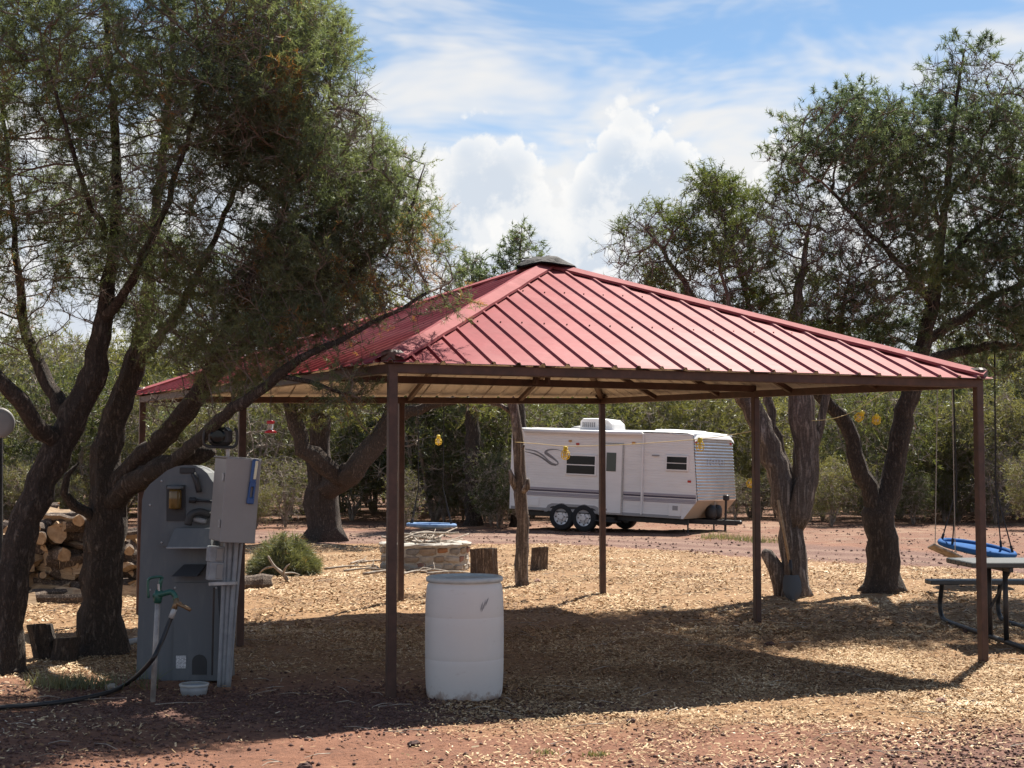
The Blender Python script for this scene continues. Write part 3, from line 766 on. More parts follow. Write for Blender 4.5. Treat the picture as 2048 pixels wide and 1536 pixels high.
def needle_mesh(name, P, D, n, L, W, spread, mat, rs, tint, along=.06, org=None):
    m = len(P); P = np.repeat(P, n, 0); D = np.repeat(D, n, 0); T = np.repeat(tint, n)
    t = rs.rand(m*n, 1)
    d = D + rs.randn(m*n, 3)*spread; d /= np.linalg.norm(d, axis=1)[:, None]+1e-9
    b = P + D*(t-.4)*along; l = L*(.65+.6*rs.rand(m*n, 1))
    s = np.cross(d, rs.randn(m*n, 3)); s /= np.linalg.norm(s, axis=1)[:, None]+1e-9; s *= W*.5*(.7+.6*rs.rand(m*n, 1))
    V = np.empty((m*n, 3, 3)); V[:, 0] = b-s; V[:, 1] = b+s; V[:, 2] = b+d*l
    if org is not None: V -= np.array(org)
    return fast_mesh(name, V.reshape(-1, 3), np.arange(m*n*3).reshape(-1, 3), mat, np.clip(T + rs.randn(m*n)*.08, 0, 1))
def tree(name, label, stems, blobs, natt, leaf, barkmat, cat='tree', group=None, step=.13, infl=.9, kill=.17, iters=70, seed=1, r0=.0035,
         per=2.0, ndl=8, L=.045, W=.004, spread=.75, along=.10, tfun=None, dead=None, thr=.012, up=.05, leafr=.012, wob=.18, keepleaf=1.0, flare=True, twigmat=None, twn=3.0, twl=.2, hole=.40, hs=.22, tip=.35):
    rs = np.random.RandomState(seed)
    att = sample_blobs(blobs, natt, rs)
    pos, par, rad, nh = colonise(stems, att, step, infl, kill, iters, rs, up, wob)
    R = pipe_radii(pos, par, rad, nh, r0)
    base = Vector(pos[0]); org = Vector((base.x, base.y, ground_z(base.x, base.y)))
    if flare:
        h = pos[:, 2]-pos[0][2]; k = np.arange(len(pos)) < nh; R = np.where(k & (h < .35), R*(1+.45*np.clip(1-h/.35, 0, 1)**2), R)
    root = thing(name, org, label, cat, group)
    thick, thin = branch_mesh(pos, par, R, rs, thr)
    thick.obj('trunk', barkmat, root, origin=org, smooth=True)
    ids = np.where((R < leafr) & (np.arange(len(pos)) >= nh))[0]
    D = pos[ids]-pos[par[ids]]; D /= np.linalg.norm(D, axis=1)[:, None]+1e-9
    # side twigs off every fine branch node
    reps = rs.poisson(twn, len(ids)); B = np.repeat(pos[ids], reps, 0); BD = np.repeat(D, reps, 0)
    B = B - BD*rs.rand(len(B), 1)*step
    td = BD*.55 + rs.randn(len(B), 3)*.6; td[:, 2] += .18; td /= np.linalg.norm(td, axis=1)[:, None]+1e-9
    tl = twl*(.45+.8*rs.rand(len(B), 1)); E_ = B + td*tl
    sd = np.cross(td, rs.randn(len(B), 3)); sd /= np.linalg.norm(sd, axis=1)[:, None]+1e-9; s2 = np.cross(td, sd); rw = r0*.75
    TV = np.stack([B+sd*rw, B-sd*rw*.5+s2*rw*.85, B-sd*rw*.5-s2*rw*.85, E_], 1).reshape(-1, 3); k4 = np.arange(len(B))[:, None]*4
    thin.add(TV.tolist(), np.concatenate([k4+np.array(q) for q in ((0, 1, 3), (1, 2, 3), (2, 0, 3))]).tolist())
    tag(thin.obj('twigs', twigmat or M_TWIG, root, origin=org), kind='stuff')
    # needle tufts along the twigs
    reps = rs.poisson(per, len(B)); P = np.repeat(B, reps, 0); DD = np.repeat(td, reps, 0); P = P + DD*np.repeat(tl, reps, 0)*(tip+(1.05-tip)*rs.rand(len(P), 1)**.7)
    if dead is not None:
        kl = ~dead(P, rs); P, DD = P[kl], DD[kl]
    if hole > 0:
        hn = vnoise(P[:, 0]/hs+P[:, 1]*.37/hs, P[:, 2]/hs-P[:, 1]*.61/hs, seed+3)*.7 + vnoise(P[:, 0]*2.3/hs+P[:, 1]*.8/hs, P[:, 2]*2.3/hs-P[:, 1]*1.1/hs, seed+4)*.3
        kl = hn + .08*rs.randn(len(P)) > hole; P, DD = P[kl], DD[kl]
    if keepleaf < 1:
        kl = rs.rand(len(P)) < keepleaf; P, DD = P[kl], DD[kl]
    DD = DD + rs.randn(len(DD), 3)*.3; DD[:, 2] += .10; DD /= np.linalg.norm(DD, axis=1)[:, None]
    clump = vnoise(P[:, 0]*2.2+P[:, 2], P[:, 1]*2.2+P[:, 2]*1.7, seed)
    tint = .05 + .70*clump + .15*rs.randn(len(P))
    tint = np.clip(tint, 0, .66)
    if tfun is not None: tint = tfun(P, tint, rs)
    me = needle_mesh('crown', P, DD, ndl, L, W, spread, leaf, rs, np.clip(tint, 0, 1), along, org)
    link('crown', me, root)
    return root
def blob(px, py, Y, rx, ry, rd):          # crown lobe: centre pixel at a distance, radii in pixels there and metres deep
    k = Y/F_PX; return (tuple(at(px, py, Y)), (rx*k, rd, ry*k))
def stem(Y, *pts):                         # (px, py, radius[, Y])
    out = []
    for p in pts: out.append((at(p[0], p[1], p[3] if len(p) > 3 else Y), p[2]*(.62 if p[1] < 560 else .8 if p[1] < 720 else 1)))
    return out
def root_stem(px, py, r, *pts):
    b = gp(px, py); b.z -= .05; return [(b, r)] + stem(b.y, *pts)

# left foreground pinyons
def orange_right(P, t, rs):
    u = 1024 + F_PX*P[:, 0]/P[:, 1]; v = HOR - F_PX*(P[:, 2]-EYE)/P[:, 1]
    k = np.clip((u-740)/110, 0, 1)*np.clip(1-np.abs(v-520)/130, 0, 1)*(vnoise(P[:, 0]*4, P[:, 2]*4+P[:, 1]*3, 9) > .44)
    t = np.where((rs.rand(len(t)) < k*.6), .92 + rs.rand(len(t))*.08, t)
    o = (vnoise(P[:, 0]*2.4, P[:, 2]*2.4+P[:, 1]*2, 5) > .83) & (rs.rand(len(t)) < .45)
    return np.where(o, .92+rs.rand(len(t))*.08, t)
tree('pinyon_tree', 'tall dark pinyon with a leaning forked trunk at the left edge', [
    root_stem(8, 1345, .15, (20, 1190, .135), (38, 1090, .125), (82, 960, .125), (142, 850, .12), (185, 760, .11), (205, 650, .095), (222, 540, .085), (232, 400, .07), (228, 240, .055), (215, 90, .045), (205, -120, .03), (195, -330, .012)),
    stem(11.8, (118, 885, .075), (70, 845, .07, 11.6), (25, 785, .062, 11.4), (-60, 700, .05, 11.2), (-160, 560, .035, 11), (-240, 380, .012, 11)),
    stem(11.8, (150, 845, .07), (90, 755, .058, 12.1), (45, 640, .05, 12.3), (30, 480, .04, 12.4), (15, 300, .03, 12.4), (-10, 120, .02, 12.4), (-30, -80, .01, 12.3)),
    stem(11.8, (205, 640, .06), (275, 540, .045, 11.5), (340, 400, .035, 11.2), (390, 230, .025, 11), (420, 60, .012, 10.9)),
    stem(11.8, (225, 500, .05), (170, 380, .035, 11.2), (120, 220, .025, 10.9), (80, 60, .012, 10.8)),
    ], [blob(60, 120, 11.6, 270, 190, 1.1), blob(250, 150, 11.4, 240, 200, 1.2), blob(420, 210, 11.3, 170, 220, 1.0), blob(120, 430, 11.9, 190, 160, 1.0), blob(-80, 400, 11.6, 220, 260, 1.1),
        blob(300, 420, 11.2, 170, 150, .8), (*blob(120, -180, 11.4, 360, 130, 1.0), .25), blob(480, 30, 11.4, 180, 160, 1.0), (*blob(-260, 180, 11.6, 250, 380, 1.2), .4), blob(20, 640, 12.1, 90, 90, .5), blob(90, 560, 12.0, 130, 80, .6), blob(190, 590, 12.2, 90, 70, .5)],
    10500, M_NEEDLE, M_PINYON, hole=.39, hs=.38, seed=3, step=.10, kill=.11, per=2.4, ndl=13, twn=3.6, twl=.17, L=.045, W=.0046, spread=1.0, tip=.5, tfun=orange_right)
tree('pinyon_tree', 'broad pinyon whose low limbs reach over the red roof', [
    root_stem(203, 1310, .20, (204, 1180, .175), (210, 1080, .17), (222, 990, .165), (212, 920, .13), (232, 830, .11), (268, 740, .10), (290, 640, .088), (300, 520, .078), (318, 380, .065), (335, 220, .05), (345, 60, .035), (350, -150, .012)),
    stem(13, (226, 985, .11), (262, 940, .10, 12.8), (330, 872, .088, 12.4), (392, 795, .078, 12.0), (455, 715, .068, 11.7), (540, 655, .058, 11.5), (650, 590, .048, 11.4), (760, 500, .038, 11.4), (830, 400, .022, 11.4), (850, 330, .01, 11.4)),
    stem(13, (222, 1020, .10), (262, 968, .10, 12.7), (325, 935, .09, 12.3), (385, 912, .085, 12.1), (428, 903, .08, 12.0)),
    stem(12.2, (345, 925, .06), (425, 855, .05, 11.3), (490, 805, .046, 11.0), (555, 752, .042, 10.9), (620, 708, .036, 10.8), (720, 660, .026, 10.9), (830, 600, .018, 11.0), (905, 560, .008, 11.1)),
    stem(12.0, (400, 790, .045), (470, 620, .045, 11.5), (530, 500, .038, 11.3), (600, 360, .03, 11.3), (650, 220, .02, 11.4), (680, 80, .01, 11.5)),
    stem(12.8, (275, 730, .055), (360, 620, .05, 12.2), (430, 480, .04, 12.0), (490, 330, .03, 11.9), (540, 160, .02, 11.9), (560, -40, .01, 12.0)),
    stem(13, (180, 1045, .05), (148, 1012, .045, 12.8), (128, 985, .04, 12.7), (135, 950, .03, 12.7), (158, 925, .012, 12.7)),
    stem(11.0, (560, 748, .02), (640, 770, .016, 10.8), (700, 790, .010, 10.7)),
    ], [blob(560, 200, 11.5, 170, 230, 1.1), blob(650, 330, 11.4, 140, 190, .9), blob(740, 430, 11.4, 110, 150, .7), blob(820, 500, 11.3, 80, 110, .5), blob(880, 560, 11.2, 45, 75, .3),
        blob(620, 540, 11.4, 170, 110, .7), blob(480, 560, 11.7, 150, 130, .8), blob(380, 640, 12.0, 110, 100, .6), blob(650, 80, 11.6, 70, 90, .5), (*blob(420, -90, 11.8, 230, 110, .9), .4),
        (*blob(690, 785, 10.75, 62, 42, .25), 5), blob(480, 730, 11.3, 90, 60, .35), blob(700, 190, 11.4, 40, 60, .3), blob(290, 560, 12.0, 100, 120, .6), blob(760, 610, 11.1, 110, 55, .35), blob(330, 820, 12.2, 60, 40, .3), (*blob(905, 600, 11.15, 18, 50, .12), 14), (*blob(520, 690, 11.0, 120, 50, .35), 2.5), (*blob(640, 655, 11.0, 110, 60, .35), 2), (*blob(420, 700, 11.4, 90, 70, .4), 2), blob(560, 600, 11.2, 130, 70, .5)],
    12000, M_NEEDLE, M_PINYON, hole=.465, hs=.40, seed=5, step=.10, kill=.10, per=2.5, ndl=13, twn=5.0, twl=.17, L=.045, W=.0046, spread=1.0, tip=.5, tfun=orange_right)

# big pinyon on the right, behind the picnic table
tree('pinyon_tree', 'tallest pinyon with a forked dark trunk at the right', [
    root_stem(1766, 1182, .235, (1765, 1100, .20), (1757, 1030, .20), (1785, 960, .14), (1800, 870, .13), (1825, 770, .125), (1850, 680, .12), (1868, 590, .11), (1882, 480, .085), (1895, 370, .07), (1905, 260, .05), (1925, 130, .03), (1935, 80, .012)),
    stem(18.4, (1750, 1040, .12), (1722, 950, .11), (1706, 880, .10), (1680, 830, .09), (1640, 790, .08), (1600, 720, .05), (1580, 640, .03)),
    stem(18.4, (1865, 600, .07), (1800, 530, .055, 18.0), (1740, 470, .045, 17.8), (1680, 400, .035, 17.6), (1600, 330, .02, 17.4), (1555, 290, .01, 17.4)),
    stem(18.4, (1868, 560, .07), (1930, 480, .06, 18.6), (1990, 430, .05, 18.8), (2080, 380, .035, 19), (2180, 330, .012, 19)),
    stem(18.4, (1885, 460, .05), (1830, 340, .035, 18.8), (1780, 260, .025, 19), (1740, 200, .01, 19)),
    stem(18.4, (1850, 690, .08), (1920, 640, .07, 18.6), (1990, 590, .06, 18.9), (2080, 560, .04, 19.2), (2200, 540, .015, 19.4)),
    stem(18.4, (1838, 725, .09), (1905, 706, .085, 18.9), (1990, 690, .075, 19.2), (2080, 700, .05, 19.4), (2180, 700, .02, 19.5)),
    stem(18.4, (1890, 400, .045), (1960, 300, .03, 18.2), (2000, 190, .02, 18.1), (2030, 130, .01, 18)),
    ], [blob(1930, 190, 18.3, 100, 110, .8), blob(1700, 290, 17.8, 150, 110, 1.0), blob(1590, 320, 17.5, 65, 75, .5), blob(1830, 340, 18.3, 140, 120, 1.1), blob(2010, 300, 18.5, 110, 150, 1.1), blob(1760, 450, 17.9, 130, 90, .9), blob(1980, 500, 18.8, 120, 100, 1.1),
        blob(2000, 640, 19.0, 130, 70, 1.0), blob(1700, 600, 18.2, 90, 80, .7), blob(2120, 430, 18.9, 140, 230, 1.2), blob(1960, 730, 19.3, 90, 45, .7), blob(1770, 690, 18.3, 70, 60, .5), blob(1890, 560, 18.4, 70, 60, .6), blob(1820, 640, 18.6, 90, 50, .7), blob(1930, 620, 19.0, 100, 60, .8), blob(1700, 700, 18.4, 80, 50, .6)],
    12000, M_NEEDLE2, M_PINYON, seed=8, step=.14, kill=.14, infl=1.2, per=2.1, ndl=15, twn=3.6, twl=.22, L=.068, W=.0092, spread=1.3, hole=.43, hs=.42, tip=.8, along=.10, r0=.005, leafr=.0125, thr=.018)
# shaggy juniper left of it
def jdead(P, rs):
    u = 1024 + F_PX*P[:, 0]/P[:, 1]; v = HOR - F_PX*(P[:, 2]-EYE)/P[:, 1]; q = rs.rand(len(P))
    c = vnoise(P[:, 0]*2.5, P[:, 2]*2.5+P[:, 1]*2, 31)
    return ((u > 1560) & (u < 1740) & (v > 380) & (v < 640) & (q < .8)) | ((u < 1290) & (v > 500) & (q < .85)) | (c < .38)
tree('juniper_tree', 'shaggy grey juniper with several splayed stems holding a shovel', [
    root_stem(1592, 1192, .17, (1588, 1120, .165), (1582, 1050, .155), (1558, 950, .15), (1522, 850, .14), (1480, 770, .125), (1440, 690, .10), (1395, 610, .07), (1350, 540, .05), (1310, 480, .03), (1270, 440, .012)),
    stem(17.8, (1590, 1060, .15), (1612, 960, .16), (1608, 860, .165), (1600, 780, .15), (1592, 680, .12), (1600, 560, .06), (1620, 450, .03), (1640, 400, .01)),
    stem(17.8, (1585, 1010, .07), (1560, 900, .065, 18), (1535, 800, .06, 18.1), (1515, 700, .05, 18.2), (1490, 580, .04, 18.2), (1450, 450, .03, 18.2), (1430, 370, .01, 18.2)),
    stem(17.8, (1612, 940, .05), (1640, 850, .05, 18), (1660, 760, .045, 18), (1680, 640, .035, 18), (1700, 540, .02, 18)),
    stem(17.8, (1500, 780, .05), (1470, 640, .04, 17.5), (1440, 540, .03, 17.4)),
    ], [blob(1430, 420, 18.1, 75, 80, .7), blob(1300, 480, 17.8, 85, 65, .7), blob(1340, 560, 17.8, 100, 70, .8), blob(1480, 520, 17.9, 110, 90, .9), blob(1560, 440, 18.0, 80, 80, .8), blob(1640, 500, 17.9, 110, 110, .9), blob(1590, 620, 18.0, 130, 70, .8), blob(1440, 620, 17.9, 90, 55, .7), blob(1820, 560, 17.4, 60, 60, .5), blob(1720, 580, 17.7, 90, 80, .6), blob(1240, 530, 17.8, 40, 45, .4)],
    6000, M_JLEAF, M_JUNI, seed=12, step=.13, kill=.13, infl=1.2, per=2.8, ndl=12, twn=5.4, twl=.22, L=.062, W=.0085, spread=1.0, hole=.47, hs=.34, along=.12, r0=.005, leafr=.0125, dead=jdead, thr=.016, wob=.3, twigmat=M_GREYB)
# pinyon in the middle distance that carries the far swing
tree('pinyon_tree', 'thick many-limbed pinyon behind the stone fire ring, carrying a swing', [
    root_stem(650, 1080, .38, (648, 1030, .36), (645, 985, .34), (640, 900, .22), (640, 800, .19), (645, 700, .16), (650, 560, .10), (660, 430, .03)),
    stem(31, (660, 985, .24), (710, 940, .23), (755, 880, .20), (785, 830, .17), (800, 760, .13), (840, 680, .08), (870, 620, .03)),
    stem(31, (640, 970, .20), (605, 900, .18), (585, 830, .15), (560, 760, .10), (530, 680, .05), (500, 620, .02)),
    stem(31, (778, 845, .12), (820, 822, .11, 30.6), (880, 805, .085, 30.2), (960, 790, .05, 30), (1010, 790, .02, 30)),
    ], [blob(640, 600, 31, 150, 130, 1.8), blob(540, 690, 31, 110, 90, 1.4), blob(800, 650, 31, 120, 80, 1.4), blob(600, 790, 31, 90, 50, 1.2), blob(960, 800, 30, 70, 30, .7), blob(700, 800, 31.5, 60, 50, .8)],
    3000, M_BGLEAF, M_PINYON, seed=15, step=.22, kill=.24, infl=2.5, per=2.2, ndl=8, twn=3, twl=.3, L=.13, W=.02, spread=.9, along=.2, r0=.010, leafr=.024, thr=.03)
# slim trunk with sawn stubs just behind the gazebo
sl = gp(1046, 1174)
tree('dead_tree', 'slim dead trunk with sawn-off stubs between the log rounds', [
    root_stem(1046, 1174, .09, (1044, 1100, .085), (1043, 1020, .083), (1041, 960, .08), (1036, 880, .072), (1030, 830, .068), (1022, 760, .07), (1018, 690, .05), (1010, 640, .02)),
    stem(sl.y, (1040, 985, .055), (1026, 962, .05, sl.y-.05), (1020, 940, .042, sl.y-.1)),
    stem(sl.y, (1046, 1000, .05), (1054, 975, .048, sl.y-.1), (1056, 958, .046, sl.y-.12)),
    stem(sl.y, (1036, 900, .04), (1048, 890, .036, sl.y-.08)),
    stem(sl.y, (1030, 830, .035), (1000, 810, .028), (960, 800, .02), (930, 790, .008)),
    ], [blob(985, 800, sl.y+.2, 60, 40, .5), blob(1000, 730, sl.y+.4, 50, 50, .4)],
    260, M_JLEAF, M_JUNI, seed=18, step=.16, kill=.2, infl=1.2, per=1.5, ndl=9, L=.07, W=.011, r0=.004, leafr=.011, thr=.014, keepleaf=.6, flare=False)
# two far trees whose tops clear the roof
for (px, py, Y, top, wd, lab) in ((1040, 1052, 40, 445, 62, 'far pinyon whose rounded top shows above the black roof peak'), (945, 1052, 39, 495, 60, 'far pinyon partly hidden behind the left slope of the roof')):
    tree('pinyon_tree', lab, [root_stem(px, py, .22, (px, 900, .2), (px-4, 760, .16), (px+4, 620, .10), (px, (top+560)/2, .06), (px+3, top+10, .02))],
        [blob(px, top+45, Y, wd*.55, 38, .8), blob(px-wd*.45, top+85, Y, wd*.5, 35, .8), blob(px+wd*.45, top+75, Y, wd*.5, 35, .8), blob(px, top+150, Y, wd*1.2, 55, 1.3), blob(px, top+260, Y, wd*1.4, 70, 1.5)],
        2000, M_NEEDLE2, M_PINYON, seed=int(px), step=.22, kill=.24, infl=2.5, per=2.2, ndl=9, twn=3, twl=.3, L=.15, W=.024, spread=.9, along=.2, r0=.010, leafr=.024, thr=.03)
# the wood: five kinds of scrubby juniper, copied
def wood_tree(k):
    rs = np.random.RandomState(40+k); H = 3.7 + .5*rs.rand(); ns = 5 + k % 3; stems = []; blobs = []
    O = Vector((0, 300+k*12, .14))
    for s in range(ns):
        t = 2*PI*(s+.4*rs.rand())/ns; r = .032+.03*rs.rand(); q = O.copy() + Vector((math.cos(t), math.sin(t), 0))*.12*rs.rand(); q.z -= .06; st = [(q, r)]
        lean = .25+.35*rs.rand(); hh = H*(.75+.2*rs.rand())
        for f in (.15, .35, .6, .85): st.append((O + Vector((math.cos(t)*lean*hh*f**1.2*.75+rs.randn()*.06, math.sin(t)*lean*hh*f**1.2*.75+rs.randn()*.06, hh*f)), r*(1-f*.85)))
        stems.append(st); tip = st[-1][0]
        blobs.append((tuple(tip+Vector((0, 0, .1))), (.65+.3*rs.rand(), .65+.3*rs.rand(), .6)))
        blobs.append((tuple(st[-2][0]+Vector((math.cos(t)*.4, math.sin(t)*.4, -.1))), (.6+.2*rs.rand(), .6+.2*rs.rand(), .65)))
    blobs.append((tuple(O+Vector((0, 0, H*.6))), (1.1, 1.1, H*.36))); blobs.append((tuple(O+Vector((0, 0, H*.32))), (1.35, 1.35, H*.26)))
    low = (lambda P, r_: (P[:, 2] < 1.9) & (r_.rand(len(P)) < np.clip(1.0 - (P[:, 2]-.5)*.75, 0, .95))) if k < 2 else (lambda P, r_: (P[:, 2] < .9) & (r_.rand(len(P)) < .55))
    t = tree('juniper_tree', 'x', stems, blobs, 1700, M_BGLEAF, M_BGBARK, seed=60+k, step=.2, kill=.2, infl=2.0, per=2.0, ndl=8, twn=2.6, twl=.34, hole=.44, hs=.45, L=.14, W=.022, spread=.95, along=.24, r0=.008, leafr=.020, thr=.02, dead=low, wob=.3, twigmat=M_WTWIG, flare=False, keepleaf=(.9 if k < 4 else .22))
    return t
protos = [wood_tree(k) for k in range(5)]
WOOD = []
def plant(px, Y, sc, label, group, low=False):
    x = (px-1024)*Y/F_PX; p = protos[len(WOOD)] if len(WOOD) < 5 else protos[rnd.choice((2, 4, 4) if low else (0, 1, 2, 3, 2, 3, 4))]; loc = (x, Y, ground_z(x, Y))
    rot = (0, 0, rnd.uniform(0, 6.28)); scl = (sc*rnd.uniform(.9, 1.15), sc*rnd.uniform(.9, 1.15), sc)
    if len(WOOD) < 5:
        p.location = loc; p.rotation_euler = rot; p.scale = scl; p['label'] = label; o = p
    else: o = copy_thing(p, loc, rot, label, scl)
    o['group'] = group; WOOD.append(o)
zones = [(-150, 330, 'scrubby juniper in the wood behind the firewood heap', 'junipers behind the firewood'), (330, 620, 'scrubby juniper in the wood behind the grey pedestal', 'junipers behind the pedestal'),
         (620, 1010, 'scrubby juniper in the wood behind the far swing', 'junipers behind the far swing'), (1010, 1600, 'scrubby juniper in the wood beyond the white trailer', 'junipers beyond the trailer'),
         (1600, 2250, 'scrubby juniper in the wood beyond the near swing and picnic table', 'junipers beyond the picnic table')]
for x0, x1, lab, grp in zones:
    behind = x0 == 1010
    lo = 46 if behind else 42
    n = int((x1-x0)*.060)
    for i in range(n):
        f = ((i+rnd.random())/n)**1.2; Y0 = lo + f*32
        plant(x0 + (x1-x0)*((i*.618034 + rnd.uniform(-.03, .03)) % 1.0), Y0, (1.0 + .45*f)*rnd.choice((.6, .8, 1.0, 1.1, 1.25, 1.5)), lab, grp)
    for i in range(int((x1-x0)*.022)):
        plant(rnd.uniform(x0, x1), lo - 1 + rnd.uniform(-3, 5), rnd.uniform(.32, .55), 'low ' + lab, grp, low=True)

# ------------------------------------------------------------------ white plastic drum
M_HDPE = material('translucent_white_plastic', lambda g: (lambda c: (lambda d, t, m: (g.nt.links.new(d.k, m.inputs[1]), g.put(t.inputs[0], c), g.nt.links.new(t.outputs[0], m.inputs[2]), S(g, m.outputs[0]))[-1])(
    g.pbr(c, .42, g.bump(g.noise(g.obj(), 6, 3), .12, .02)), g.n('ShaderNodeBsdfTranslucent'), (lambda m: (setattr(m.inputs[0], 'default_value', .22), m)[1])(g.n('ShaderNodeMixShader'))))(
    g.mix(g.m('MAXIMUM', g.smooth(g.noise(g.map(g.obj(), (1, 1, 2.2)), 9, 6, .7), .60, .78)*.30, g.smooth(g.sep(g.obj())[2] - (g.noise(g.obj(), 14, 5, .7) - .45)*.34, .06, -.02)*.75), g.mix(g.smooth(g.noise(g.obj(), 2.5, 3), .4, .7)*.5, (.80, .79, .77), (.74, .735, .73)), (.36, .25, .19))))
M_GREYBAND = material('grey_lid_band', lambda g: g.pbr(g.ramp(g.noise(g.obj(), 12, 3), (.3, (.38, .41, .41)), (.7, (.52, .55, .54))), .45))
M_SMUDGE = material('faded_marker', lambda g: g.pbr((.33, .33, .34), .7))
def build_drum():
    b = gp(926, 1402); b.y += .28; b.z = ground_z(b.x, b.y) - .015
    root = thing('plastic_drum', b, 'white plastic drum with a grey-banded lid under the roof edge', 'barrel')
    R = .287; prof = [(.255, 0), (.266, .004), (.272, .015), (.276, .04), (.280, .08), (.2835, .13), (.2855, .19), (.2868, .25), (.287, .282), (.2860, .287), (.2860, .291), (.287, .296), (.2876, .34), (.288, .40), (.288, .46), (.2878, .52), (.2872, .585), (.2860, .591), (.2860, .595), (.287, .60), (.2862, .65), (.2848, .70), (.2825, .745), (.279, .785), (.274, .812), (.267, .828), (.261, .838), (.259, .85)]
    MB().lathe(prof, 64, capt=False).obj('body', M_HDPE, root, smooth=True)
    MB().lathe([(R-.024, .838), (R-.008, .842), (R-.004, .852), (R-.006, .872), (R-.020, .880), (R-.034, .876), (R-.036, .866), (.01, .870)], 64, capb=False).obj('lid', M_GREYBAND, root, smooth=True)
    def on(t, z, r=R+.0015): return Vector((r*math.sin(t), -r*math.cos(t), z))
    for k, (t0, z0, t1, z1, w) in enumerate(((.44, .655, .50, .700, .014), (.47, .650, .56, .695, .013), (.53, .672, .58, .716, .014), (.58, .690, .64, .722, .013), (.62, .705, .67, .735, .008))):
        pts = [on(t0+(t1-t0)*i/6, z0+(z1-z0)*i/6) for i in range(7)]; vs = []
        for p in pts: vs += [p + Vector((0, 0, w)), p - Vector((0, 0, w))]
        MB().add(vs, [(2*i, 2*i+1, 2*i+3, 2*i+2) for i in range(6)]).obj('marker_smudge', M_SMUDGE, root)
build_drum()

# ------------------------------------------------------------------ grey moulded pedestal, electrical box, hydrant
M_PLGREY = material('grey_moulded_plastic', lambda g: g.pbr(g.mix(g.smooth(g.noise(g.map(g.obj(), (3, 3, .7)), 4, 4, .65), .45, .75)*.5, (.105, .118, .130), (.16, .17, .175)), .6, g.bump(g.noise(g.obj(), 80, 2), .15, .003)))
M_PLDARK = material('dark_plastic_and_hollow_shade', lambda g: g.pbr((.03, .032, .035), .6))  # dark plastic parts, and plates that paint the shade inside hollows
M_BOXGREY = material('grey_enamel_box', lambda g: g.pbr(g.ramp(g.noise(g.obj(), 3, 4), (.3, (.235, .232, .23)), (.7, (.285, .28, .275))), .5, g.bump(g.noise(g.obj(), 150, 2), .08, .002)))
M_PVC = material('grey_pvc', lambda g: g.pbr(g.ramp(g.noise(g.obj(), 14, 3), (.3, (.22, .235, .255)), (.7, (.31, .33, .35))), .5))
M_STICKER = material('printed_sticker', lambda g: (lambda x, y, z: g.pbr(g.mix(g.m('MULTIPLY', g.m('GREATER_THAN', g.m('FRACT', z*95.0), .55), g.m('GREATER_THAN', g.noise(g.map(g.obj(), (160, 1, 95)), 1.0, 0), .42)), (.62, .64, .66), (.10, .11, .13)), .5))(*g.sep(g.obj())))
M_AMBERGL = material('amber_glass', lambda g: g.pbr((.12, .075, .02), .12))
M_BLUEP = material('blue_plastic', lambda g: g.pbr((.022, .085, .25), .4))
M_LAMPW = material('pale_lamp_strip', lambda g: g.pbr((.72, .70, .50), .35))
M_GREENP = material('green_cast_iron', lambda g: g.pbr(g.ramp(g.noise(g.obj(), 30, 3), (.3, (.012, .07, .052)), (.7, (.03, .125, .095))), .4))
M_BRASS = material('weathered_brass', lambda g: g.pbr((.24, .16, .09), .5, None, .6))
M_HOSE = material('black_hose_rubber', lambda g: g.pbr((.02, .02, .022), .5))
M_GALV = material('galvanised_pipe', lambda g: g.pbr(g.ramp(g.noise(g.obj(), 20, 3), (.3, (.26, .25, .24)), (.7, (.42, .40, .38))), .55, None, .25))
